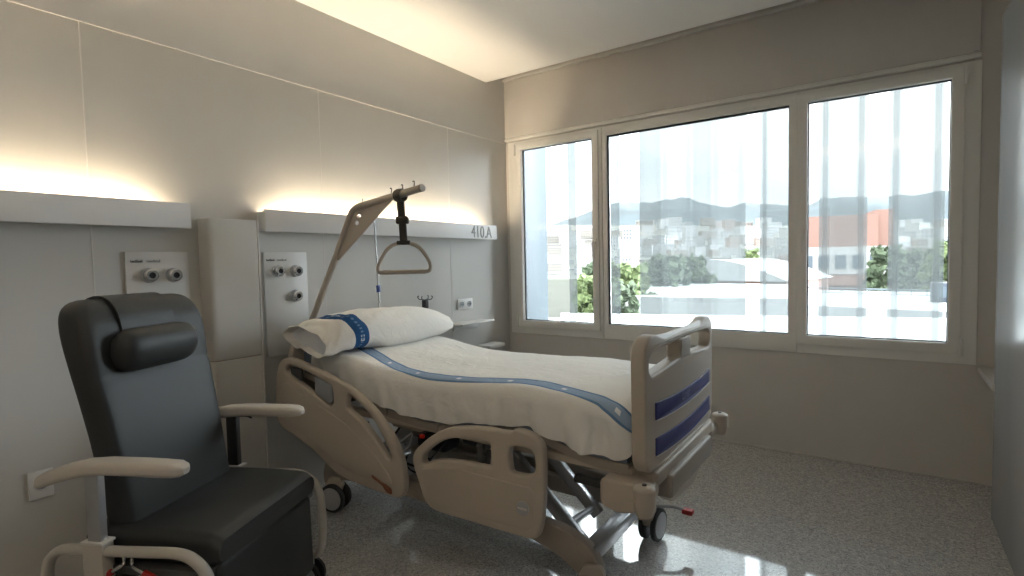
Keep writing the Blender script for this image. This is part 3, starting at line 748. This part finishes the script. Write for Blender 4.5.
# ------------------------------------------------------------------ THE ARMCHAIR (local frame: u forward, v to the far side)
ch = thing('care_armchair', 'charcoal vinyl patient armchair with cream armrests and round head cushion', 'armchair', (1.058, -3.022, 0), rz=math.radians(25), local=True)
# seat
def cushion(x0, x1, y0, y1, z0, z1, r, crown=.0, seg=5, nx=12, ny=14):
    bb = B(); bb.box(x0, x1, y0, y1, z0, z1, bev=r, seg=seg); return bb
seat = B()
rs = []
for i in range(25):
    u = -.45+.475*i/24
    f = 1.0
    q = max(0, (u+.03)/.055); k = math.sqrt(max(0, 1-q*q)) if q < 1 else 0.0
    top = .522+.006*math.sin((u+.4)*7); bot = .425
    zc = (top+bot)/2; hw = .274
    if u > -.03: k = max(k, .12)
    else: k = 1
    ring = []
    for (v, z) in rrect(-hw*(.985+.015*k), hw*(.985+.015*k), zc-(zc-bot)*(.72+.28*k), zc+(top-zc)*(.55+.45*k), .030, 5):
        z += .010*(1-(v/hw)**2) if z > zc else 0
        ring.append(Vector((u, v, z)))
    rs.append(ring)
seat.loft(rs).out('seat', m_vinyl, ch)
B().tube([(-.44, -.275, .474), (-.05, -.275, .474), (.012, -.260, .472), (.022, -.20, .470), (.022, .20, .470), (.012, .260, .472), (-.05, .275, .474), (-.44, .275, .474)], .0035, 8).out('seam_piping', m_black, ch)
# leg rest panel hanging from the seat front
B().prism(rrect(-.262, .262, .115, .430, .025), [], .055, lambda u, v, w: Vector((-.012+w+(.43-v)*.02, u, v)), .018, 4).out('leg_rest', m_vinyl, ch)
# backrest: lofted from seat to rounded crown
rs = []
BK = [(.40, -.355, .238, .055), (.50, -.370, .240, .060), (.62, -.388, .243, .060), (.78, -.415, .248, .060), (.92, -.443, .255, .060), (1.04, -.470, .261, .060), (1.13, -.491, .262, .060), (1.19, -.506, .254, .058), (1.225, -.513, .240, .052), (1.245, -.517, .215, .040), (1.254, -.520, .18, .022)]
zz = [k[0] for k in BK]
BKT = [None]+[dense([(k[0], k[i]) for k in BK], 6) for i in (1, 2, 3)]
def bk(z, i):
    return interp(BKT[i], z)
NZ = 52
for i in range(NZ+1):
    z = .40+(1.252-.40)*(1-(1-i/NZ)**1.25); u0 = bk(z, 1); hw = bk(z, 2); th = bk(z, 3)
    wing = max(0, min(1, (z-1.02)/.10))*max(0, min(1, (1.24-z)/.06))
    ring = []
    M_ = 44
    for j in range(M_):
        a = 2*PI*j/M_; ca, sa = math.cos(a), math.sin(a)
        v = math.copysign(abs(sa)**.42, sa)*hw; du = math.copysign(abs(ca)**.5, ca)*th
        s_ = abs(v)/hw
        if ca > 0:      # front face: side bolsters stand proud of a slightly hollow middle
            du += .012*max(0, (s_-.60)/.40)**1.5*(1-max(0, (s_-.93)/.07))
            du += wing*.012
            # transverse seam under the head section
            du -= .005*math.exp(-((z-1.015+.02*s_)/.010)**2)
        ring.append(Vector((u0+du, v, z)))
    rs.append(ring)
B().loft(rs).out('backrest', m_vinyl, ch)
for sg in (-1, 1):
    B().tube(smooth([Vector((bk(z, 1)+.052, sg*.62*bk(z, 2), z)) for z in (.55, .7, .85, 1.0)], 4), .002, 8).out('seam', m_black, ch)
# strap over the crown that carries the head cushion
B().tube(smooth([(-.585, -.155, 1.05), (-.592, -.155, 1.18), (-.560, -.15, 1.249), (-.520, -.145, 1.262), (-.475, -.145, 1.242), (-.443, -.15, 1.195), (-.430, -.155, 1.14)], 5), 0, 14, flat=(.0035, .105), up=(0, 0, 1)).out('headrest_strap', m_vinyl, ch) if False else None
rings = []
for p in smooth([Vector((-.590, 0, 1.08)), Vector((-.596, 0, 1.18)), Vector((-.570, 0, 1.238)), Vector((-.520, 0, 1.259)), Vector((-.470, 0, 1.246)), Vector((-.434, 0, 1.20)), Vector((-.418, 0, 1.13))], 5):
    rings.append(p)
bb = B(); rr = []
for i, p in enumerate(rings):
    a = rings[max(i-1, 0)]; c = rings[min(i+1, len(rings)-1)]; t_ = (c-a).normalized(); n_ = Vector((t_.z, 0, -t_.x))
    rr.append([p+n_*.004+Vector((0, -.135, 0)), p+n_*.004+Vector((0, .095, 0)), p-n_*.004+Vector((0, .095, 0)), p-n_*.004+Vector((0, -.135, 0))])
bb.loft(rr).out('headrest_strap', m_vinyl, ch)
rs = []
for i in range(23):
    s_ = -1+2*i/22; v = s_*.160; k = (1-abs(s_)**7)**.35 if abs(s_) < 1 else 0; k = max(k, .35)
    ring = []
    for j in range(28):
        a = 2*PI*j/28; ca, sa = math.cos(a), math.sin(a)
        ring.append(Vector((-.388+.056*k*ca+.012*sa, v-.030, 1.078+.074*k*sa-.010*ca)))
    rs.append(ring)
B().loft(rs).out('head_cushion', m_vinyl, ch)
# armrests
for sg in (-1, 1):
    rs = []
    for u, z, hw, hh in [(-.575, .682, .012, .012), (-.562, .690, .022, .021), (-.52, .705, .026, .024), (-.45, .727, .029, .025), (-.38, .743, .031, .024), (-.31, .750, .034, .022), (-.20, .752, .036, .021), (-.12, .752, .035, .021), (-.070, .752, .033, .020), (-.048, .750, .026, .016), (-.037, .748, .012, .008)]:
        rs.append([Vector((u, sg*.312+p, z+q)) for p, q in rrect(-hw, hw, -hh, hh, min(hw, hh)*.75, 5)])
    a = B().loft(rs).out('armrest', m_arm, ch)
    B().box(-.388, -.340, sg*.312-.013, sg*.312+.013, .50, .735, bev=.003).out('arm_post', m_steel if sg < 0 else m_black, ch)
    B().box(-.335, -.300, sg*.312-.010, sg*.312+.010, .722, .734, bev=.002).tube([(-.335, sg*.312, .726), (-.290, sg*.312, .722), (-.275, sg*.312, .716)], .004, 8).out('arm_catch', m_black, a)
    B().box(-.402, -.328, sg*.312-.022, sg*.312+.022, .300, .508, bev=.006).out('post_sleeve', m_tube, ch)
    B().box(-.406, -.324, sg*.312-.024, sg*.312+.024, .506, .514, bev=.002).out('sleeve_collar', m_bedlt, ch)
    # bent side frame
    path = [(-.560, .30), (-.562, .38), (-.548, .435), (-.505, .470), (-.44, .478), (-.33, .480), (-.18, .487), (-.085, .490), (-.035, .478), (.005, .445), (.025, .395), (.030, .32), (.030, .235), (.015, .165), (-.03, .14), (-.20, .135), (-.45, .135), (-.53, .155), (-.56, .21)]
    B().tube(smooth([Vector((u, sg*.312, z)) for u, z in path], 5, True), .0, 14, closed=True, flat=(.019, .015), up=(0, 1, 0)).out('side_frame', m_tube, ch)
    for u, (z0, z1) in ((-.04, (.06, .13)), (-.50, (.06, .13))):
        c = B().box(u-.018, u+.018, sg*.312-.028, sg*.312+.028, .085, .150, bev=.008).cyl((u, sg*.312, .13), (u, sg*.312, .15), .018).out('castor', m_tube, ch)
        for s2 in (-1, 1):
            B().cyl((u, sg*.312+s2*.016, .062), (u, sg*.312+s2*.030, .062), .062, seg=28).out('tyre', m_dark, c)
            B().cyl((u, sg*.312+s2*.030, .062), (u, sg*.312+s2*.033, .062), .045, seg=24).out('wheel_disc', m_sheetdk, c)
# near side adjusting levers with red grips, hung under the frame
for (a, c, d_) in (((-.285, .468), (-.292, .432), (-.360, .388)), ((-.255, .468), (-.235, .432), (-.150, .404))):
    q = B().tube(smooth([Vector((a[0], -.300, a[1])), Vector((a[0], -.302, a[1]-.03)), Vector((c[0], -.312, c[1])), Vector(((c[0]+d_[0])/2, -.315, (c[1]+d_[1])/2))], 4), .0055, 8).out('lever', m_chrome, ch)
    B().cyl(((c[0]*.6+d_[0]*.4), -.3145, (c[1]*.6+d_[1]*.4)), (d_[0], -.317, d_[1]), .0105, .009).out('red_grip', m_red, q)
B().box(-.40, .0, -.30, .30, .40, .428, bev=.004).box(-.42, -.34, -.30, .30, .33, .40, bev=.004).out('seat_frame', m_steeld, ch)
B().cyl((-.30, -.31, .14), (-.30, .31, .14), .016).out('base_cross_bar', m_tube, ch)
B().cyl((-.52, -.31, .30), (-.52, .31, .30), .014).out('push_bar', m_tube, ch)
B().box(-.20, -.02, -.315, -.300, .30, .455, bev=.006).out('side_shield', m_beddk, ch) if False else None

# ------------------------------------------------------------------ outside
m_fin = mat('facade_fin_metal', (.022, .034, .042), .5)
tag(B().box(-.12, -.02, .27, .74, -1.0, 3.6, bev=.004).out('facade_fin', m_fin, org=(-.07, .45, -1)), 'slate blue vertical facade fin outside the left window', 'facade fin')
GP = 'printed glass facade panels outside the window'  # printed glass panels fixed to the facade
def panel(x0, x1, y0, y1, base, edge, label):
    w_ = math.hypot(x1-x0, y1-y0); a = math.atan2(y1-y0, x1-x0)
    bb = B().box(-w_/2, w_/2, -.005, .005, -1.5, 2.6)
    o = bb.out('facade_panel', frit('printed_facade_glass', base, edge, w_), org=None)
    o.location = ((x0+x1)/2, (y0+y1)/2, 1.3); o.rotation_euler = (0, 0, a)
    tag(o, label, 'facade panel', GP)
Y9 = .9
panel(.147, .225, Y9, Y9+.02, .5, .0, 'narrow translucent facade strip in the middle of the left window')
panel(.60, .712, Y9, Y9+.01, .42, .25, 'thin glass panel at the left edge of the middle window')
panel(.924, 1.121, Y9, Y9+.03, .50, .05, 'first of the joined glass panels across the middle window')
panel(1.123, 1.435, Y9+.03, Y9-.02, .42, .12, 'second of the joined glass panels across the middle window')
panel(1.437, 1.585, Y9-.02, Y9+.02, .48, .05, 'third of the joined glass panels across the middle window')
panel(1.587, 1.879, Y9+.02, Y9-.02, .44, .08, 'last of the joined glass panels across the middle window, before the bright gap')
panel(1.991, 2.262, Y9, Y9, .44, .36, 'glass panel at the right edge of the middle window')
panel(2.426, 2.749, Y9, Y9, .44, .36, 'dotted glass panel in the left half of the right window')
panel(2.881, 3.211, Y9, Y9, .44, .36, 'dotted glass panel in the right half of the right window')

m_conc = mat('roof_white_membrane', (.36, .37, .375), .8, vary=.04, vscale=.3)
m_ground = mat('city_ground', (.30, .30, .29), .9, vary=.2, vscale=.02)
m_housew = mat('house_white', (.36, .355, .35), .8)
m_housep = mat('house_pink', (.26, .20, .17), .8)
m_housey = mat('house_sand', (.22, .19, .16), .8)
m_brick = mat('brick_red', (.20, .115, .092), .85)
m_winb = mat('window_bluegrey', (.08, .10, .12), .3)
m_leaf = mat('leaf_green', (.055, .075, .04), .9, vary=.35, vscale=.6)
m_leafl = mat('leaf_light_green', (.10, .13, .05), .9, vary=.35, vscale=.6)
m_hill = mat('wooded_hill', (.022, .032, .036), .95, vary=.4, vscale=.012)
GZ = -13.0
struct(B().box(-900, 700, 1.6, 1600, GZ-1, GZ).out('ground', m_ground))
# direction helper: place things by bearing from the room's viewpoint on real ground distances
CX, CY, CZ = 2.857, -4.039, 1.35
def at(px, dist):
    """world x, y of a point `dist` metres along the camera bearing of image column px"""
    d = Vector((-.57193, .81883, 0))+Vector((.82023, .57165, 0))*((px-512)/532.87)
    d.normalize(); return CX+d.x*dist, CY+d.y*dist
def elev(py, dist, px=700):
    """height of image row py at that distance"""
    hz = 288-532.87*.0492-(px-512)*.0210
    l = math.hypot((px-512)/532.87, 1)
    return CZ+(hz-py)/532.87/l*dist
# wooded hills
def ridge(prof, dist, depth, nm, label):
    bm_ = B(); rings = []
    pts = []
    for i in range(len(prof)-1):
        (p0, e0), (p1, e1) = prof[i], prof[i+1]
        for j in range(12): pts.append((p0+(p1-p0)*j/12, e0+(e1-e0)*j/12))
    pts.append(prof[-1])
    for k in range(9):
        s_ = k/8; row = []
        for (px, py) in pts:
            x, y = at(px, dist+depth*s_)
            zt_ = elev(py, dist+depth, px)
            z = GZ+(zt_-GZ)*(math.sin(s_*PI/2)**1.2)+noise.noise(Vector((x*.012, y*.012, 2)))*14*s_+noise.noise(Vector((x*.05, y*.05, 7)))*5*s_
            row.append(Vector((x, y, z)))
        rings.append(row)
    back = [Vector((v.x*1.15, v.y*1.15, GZ)) for v in rings[-1]]; rings.append(back)
    bm_.loft(rings, cap=False, closed=False)
    o = bm_.out(nm, m_hill, org=(0, dist, GZ), recalc=True, ang=60); o['kind'] = 'structure'
ridge([(440, 236), (530, 232), (570, 222), (600, 210), (625, 206), (650, 205), (690, 200), (700, 204), (730, 210), (790, 207), (815, 204), (850, 200), (880, 198), (920, 196), (960, 190), (1100, 184)], 700, 500, 'hill', '')

def building(x, y, w, d, h, m, rows, cols, rz, nm='house', label='', z=GZ, roof=None, group=None, cat='house'):
    root = thing(nm, label, cat, (x, y, z), group, rz=rz, local=True)
    B().box(-w/2, w/2, -d/2, d/2, 0, h).out('wall', m, root)
    B().box(-w/2-.3, w/2+.3, -d/2-.3, d/2+.3, h, h+.5).out('roof', roof or m_housew, root)
    for r in range(rows):
        bb = B()
        for c in range(cols):
            cx = -w/2+w*(c+.5)/cols; cz = h*(r+.55)/rows
            bb.box(cx-w/cols*.25, cx+w/cols*.25, -d/2-.08, -d/2+.05, cz-h/rows*.22, cz+h/rows*.25)
        bb.out('window_row', m_winb, root)
    return root
# big white flat roofs in front
def roofblock(pts, z0, z1, m, nm, label, cat='building'):
    o = B().prism(pts, [], z1-z0, lambda u, v, w: Vector((u, v, (z0+z1)/2+w)), .05, 0)
    return tag(o.out(nm, m, org=(*pts[0], z0)), label, cat)
roofblock([at(590, 17), at(1010, 15), at(1010, 40), at(560, 38)], GZ, -2.35, m_conc, 'flat_roof_block', 'nearest broad white flat roof below the windows')
rfb = [at(600, 44), at(800, 42), at(800, 62), at(640, 70)]
roofblock(rfb, GZ, -1.6, m_conc, 'flat_roof_block', 'second white flat roof, behind the nearest one, in the middle window')
# low hall with curved pale roof
hx, hy = at(722, 86)
t = thing('low_hall', 'low hall with pale vaulted roof and red band, seen in the middle window', 'building', (hx, hy, GZ), rz=math.radians(-12), local=True)
B().box(-8, 12, -8, 8, 0, 11.3).out('wall', m_brick, t)
B().prism([(-8.5, 11.2)]+[(-8.5+21*i/14, 11.2+2.9*math.sin(PI*i/14)) for i in range(15)]+[(12.5, 11.2)], [], 17, lambda u, v, w: Vector((u, w, v)), .02, 0).out('roof', m_conc, t)
bb = B()
for i in range(6): bb.box(-7+3.2*i, -5+3.2*i, -8.1, -7.9, 8.0, 10.0)
bb.out('window_row', m_winb, t)
# brick building with white window band
bx, by = at(842, 105)
t = thing('brick_building', 'red brick block with a white banded front, seen through the right window', 'building', (bx, by, GZ), rz=math.radians(12), local=True)
B().box(-7, 4.0, -5, 8, 0, 20.6).out('wall', m_brick, t)
B().box(3.8, 6.3, -4, 7, 0, 21.3).out('stair_tower', m_brick, t)
B().box(-7.3, 7.2, -6.6, -4.9, 11.3, 15.6).out('white_band', m_housew, t)
bb = B()
for i in range(6): bb.box(-6.6+2.3*i, -5.1+2.3*i, -6.75, -6.5, 12.2, 14.3)
bb.out('window_row', m_winb, t)
B().box(-7.5, 7.4, -6.9, -5, 9.6, 11.2).out('red_band', m_brick, t)
# parapet walkway with dark posts in front of it
t = thing('roof_parapet', 'dark rail line along the roof edge in front of the brick block', 'railing', (*at(880, 60), GZ))
a_, c_ = at(806, 62), at(960, 58)
for k in range(2):
    B().tube([(a_[0], a_[1], -2.35+k*.45), (c_[0], c_[1], -2.35+k*.45)], .06, 8).out('rail', m_winb, t)
for i in range(12):
    x = a_[0]+(c_[0]-a_[0])*i/11; y = a_[1]+(c_[1]-a_[1])*i/11
    B().cyl((x, y, GZ+9), (x, y, -1.85), .05, seg=8).out('post', m_winb, t)
# houses climbing the slope: three kinds, copied
rnd = random.Random(11)
kinds = [building(0, 0, 14, 10, 14, m_housew, 4, 5, 0), building(0, 0, 18, 10, 10, m_housey, 3, 6, 0), building(0, 0, 11, 9, 18, m_housep, 5, 4, 0)]
for k in kinds: k.rotation_euler = (0, 0, 0)
used = [False]*3; nh = 0
COL = ['white', 'sand coloured', 'pink']
cells = [(px, py) for px in range(530, 960, 7) for py in (221, 229, 238, 247, 257, 266)]
rnd.shuffle(cells); placed = []
for (px, py) in cells:
    if py < 228 and not (640 < px < 690 or 700 < px < 780 or px > 880): continue
    if 806 < px < 884 : continue
    dist = {221: 640, 229: 520, 238: 400, 247: 300, 257: 215, 266: 165}[py]+rnd.uniform(-30, 30)*(1 if py < 250 else .4)
    kk = rnd.choices((0, 1, 2), (7, 2, 1))[0]
    p2 = px+rnd.uniform(-4, 4); x, y = at(p2, dist); ztop = elev(py+rnd.uniform(-3, 3), dist, p2)
    src = kinds[kk]
    sc_ = rnd.uniform(.5, .85)*dist/450; rad = (8.6, 10.3, 7.2)[kk]*sc_*1.05
    if any(math.hypot(x-a, y-c) < rad+r_ for a, c, r_ in placed): continue
    placed.append((x, y, rad))
    if not used[kk]: o = src; used[kk] = True
    else:
        o = src.copy(); C.objects.link(o)
        for chd in src.children:
            cc = chd.copy(); C.objects.link(cc); cc.parent = o
    hgt = (14, 10, 18)[kk]*sc_
    o.scale = (sc_, sc_, sc_); o.location = (x, y, ztop-hgt); o.rotation_euler = (0, 0, math.atan2(-.57, .82)*0+rnd.uniform(.2, 1.0))
    where = 'left' if px < 604 else ('middle' if px < 800 else 'right')
    o['label'] = 'distant %s %s on the slope, in the %s window' % (COL[kk], ('block of flats', 'long low house', 'tall narrow house')[kk], where)
    o['group'] = 'distant %s houses in the %s window' % (COL[kk].split()[0], where); nh += 1
# terraced slope under the houses so that they stand on ground
bm_ = B(); rings = []
for k in range(-3, 8):
    dist = {-3: 135, -2: 138, -1: 180}.get(k, 230+70*k); row = []
    for px in range(470, 1060, 15):
        x, y = at(px, dist); zt_ = GZ if k == -3 else elev({-2: 279, -1: 269}.get(k, 262-5.2*k), dist, px); row.append(Vector((x, y, zt_)))
    rings.append(row)
bm_.loft(rings, cap=False, closed=False)
o = bm_.out('slope', mat('dry_slope', (.10, .10, .085), .95, vary=.3, vscale=.02), org=(0, 400, GZ)); o['kind'] = 'structure'
# trees
def tree(px, dist, top, spread, label, m=None, group=None):
    x, y = at(px, dist); zt_ = elev(top, dist, px); hgt = zt_-GZ
    t = thing('tree', label, 'tree', (x, y, GZ), group)
    B().cyl((x, y, GZ), (x, y, GZ+hgt*.75), .25, .12, 8).out('trunk', mat('bark', (.18, .13, .09), .9) if False else m_bark, t)
    bb = B(); rr_ = random.Random(int(px*7+top))
    nb = 130
    for i in range(nb):
        a = rr_.uniform(0, 2*PI); r = spread*math.sqrt(rr_.random())*.8; zz_ = GZ+hgt*rr_.uniform(.55, .95); f_ = 1-abs((zz_-GZ)/hgt-.75)*1.4
        c_ = Vector((x+math.cos(a)*r*f_, y+math.sin(a)*r*f_, zz_)); s0 = len(bb.bm.verts)
        bmesh.ops.create_icosphere(bb.bm, subdivisions=2, radius=spread*rr_.uniform(.09, .19), matrix=Matrix.Translation(c_))
    for v in bb.bm.verts:
        n_ = noise.noise_vector(v.co*(5/spread)); n2_ = noise.noise_vector(v.co*(16/spread)); v.co += n_*spread*.14+n2_*spread*.16
    bb.out('crown', m or m_leaf, t, ang=20)
m_bark = mat('bark', (.18, .13, .09), .9)
for px, d, top, sp_, lb, mm in [
    (626, 46, 258, 2.6, 'light green tree at the left of the middle window', m_leafl),
    (621, 40, 278, 1.9, 'small tree below the light green one, left of the middle window', m_leaf),
    (668, 60, 251, 2.9, 'wide green tree left of centre in the middle window', m_leaf),
    (692, 66, 254, 3.2, 'green tree to the right of the wide one in the middle window', m_leaf),
    (752, 130, 246, 2.4, 'small tree behind the vaulted hall roof', m_leafl),
    (884, 70, 240, 2.4, 'dark tree between the two dotted panels of the right window', m_leaf),
    (915, 80, 246, 2.2, 'rounded tree behind the right dotted panel', m_leaf),
    (949, 74, 238, 3.0, 'light green tree at the right edge of the right window', m_leafl),
    (590, 44, 270, 1.8, 'small tree at the right of the left window', m_leafl),
    (597, 62, 258, 2.4, 'taller tree at the right edge of the left window', m_leaf)]:
    tree(px, d, top, sp_, lb, mm)
# parked van by the brick block
x, y = at(951, 52)
t = thing('roof_unit', 'dark square ventilation unit on the roof, right edge of the right window', 'ventilation unit', (x, y, -2.3))
B().box(x-1.2, x+1.2, y-1, y+1, -2.35, -.9, bev=.05).out('casing', mat('unit_dark', (.05, .06, .08), .5), t)
B().box(x-.9, x+.9, y-1.05, y-.98, -2.0, -1.2).out('grille', m_winb, t)
roofblock([at(800, 46), at(1015, 43), at(1015, 64), at(800, 66)], GZ, -2.36, m_conc, 'flat_roof_block', 'pale flat roof in front of the brick block in the right window')

# ------------------------------------------------------------------ sky and light
W = bpy.data.worlds.new('sky'); bpy.context.scene.world = W; W.use_nodes = True
nt = W.node_tree; nt.nodes.clear(); N = nt.nodes.new; L = nt.links.new
tc = N('ShaderNodeTexCoord'); mp = N('ShaderNodeMapping'); mp.inputs['Scale'].default_value = (1, 1, 2.6); L(tc.outputs['Generated'], mp.inputs[0])
n1 = N('ShaderNodeTexNoise'); n1.inputs['Scale'].default_value = 3.2; n1.inputs['Detail'].default_value = 6; n1.inputs['Roughness'].default_value = .55; L(mp.outputs[0], n1.inputs['Vector'])
r1 = N('ShaderNodeValToRGB'); r1.color_ramp.elements[0].position = .35; r1.color_ramp.elements[1].position = .65
r1.color_ramp.elements[0].color = (.74, .80, .86, 1); r1.color_ramp.elements[1].color = (1.0, 1.0, 1.0, 1); L(n1.outputs['Fac'], r1.inputs[0])
sx = N('ShaderNodeSeparateXYZ'); L(tc.outputs['Generated'], sx.inputs[0])
r2 = N('ShaderNodeValToRGB'); e = r2.color_ramp.elements          # overcast sky: dim near the horizon, bright overhead
e[0].position = 0; e[0].color = (.22, .22, .22, 1); e[1].position = 1; e[1].color = (.90, .90, .90, 1)
for p_, v_ in ((.30, .235), (.48, .58), (.70, .80)):
    q_ = e.new(p_); q_.color = (v_, v_, v_*1.0, 1)
L(sx.outputs[2], r2.inputs[0])
mm = N('ShaderNodeMix'); mm.data_type = 'RGBA'; mm.blend_type = 'MULTIPLY'; mm.inputs['Factor'].default_value = 1; L(r1.outputs[0], mm.inputs['A']); L(r2.outputs[0], mm.inputs['B'])
# broad glow of the veiled sun, out to the right of the building
dt = N('ShaderNodeVectorMath'); dt.operation = 'DOT_PRODUCT'; L(tc.outputs['Generated'], dt.inputs[0]); dt.inputs[1].default_value = Vector((.88, .42, .27)).normalized()
mx_ = N('ShaderNodeMath'); mx_.operation = 'MAXIMUM'; L(dt.outputs['Value'], mx_.inputs[0]); mx_.inputs[1].default_value = 0
pw = N('ShaderNodeMath'); pw.operation = 'POWER'; L(mx_.outputs[0], pw.inputs[0]); pw.inputs[1].default_value = 9
gl = N('ShaderNodeMix'); gl.data_type = 'RGBA'; L(pw.outputs[0], gl.inputs['Factor']); gl.inputs['A'].default_value = (0, 0, 0, 1); gl.inputs['B'].default_value = (3.7, 3.9, 4.2, 1)
ad = N('ShaderNodeMix'); ad.data_type = 'RGBA'; ad.blend_type = 'ADD'; ad.inputs['Factor'].default_value = 1; ad.clamp_result = False
L(mm.outputs['Result'], ad.inputs['A']); L(gl.outputs['Result'], ad.inputs['B'])
bg = N('ShaderNodeBackground'); bg.inputs[1].default_value = 4.4; L(ad.outputs['Result'], bg.inputs[0])
o = N('ShaderNodeOutputWorld'); L(bg.outputs[0], o.inputs[0])
# light portal in the window opening (guides sky light, emits nothing of its own)
ld = bpy.data.lights.new('window_portal', 'AREA'); ld.shape = 'RECTANGLE'; ld.size = 3.2; ld.size_y = 1.7; ld.cycles.is_portal = True
lo = bpy.data.objects.new('window_portal', ld); C.objects.link(lo); lo.location = (1.665, .30, 1.565); lo.rotation_euler = (math.radians(-90), 0, 0)

# ------------------------------------------------------------------ camera
cam = bpy.data.cameras.new('camera'); co = bpy.data.objects.new('camera', cam); C.objects.link(co)
cam.sensor_width = 36; cam.lens = 36*532.87/1024; cam.clip_start = .05; cam.clip_end = 4000
R_ = Vector((.82023021, .5716462, -.02104796)); U_ = Vector((-.01084428, .05232728, .99857111)); Fw = Vector((-.57193076, .81882994, -.0491195))
co.matrix_world = Matrix(((R_.x, U_.x, -Fw.x, CX), (R_.y, U_.y, -Fw.y, CY), (R_.z, U_.z, -Fw.z, CZ), (0, 0, 0, 1)))
sc = bpy.context.scene; sc.camera = co
sc.view_settings.view_transform = 'Standard'; sc.view_settings.look = 'None'; sc.view_settings.gamma = 1; sc.view_settings.use_curve_mapping = False
sc.view_settings.exposure = 1.92
for ob in list(bpy.data.objects):
    if 'org' in ob: del ob['org']
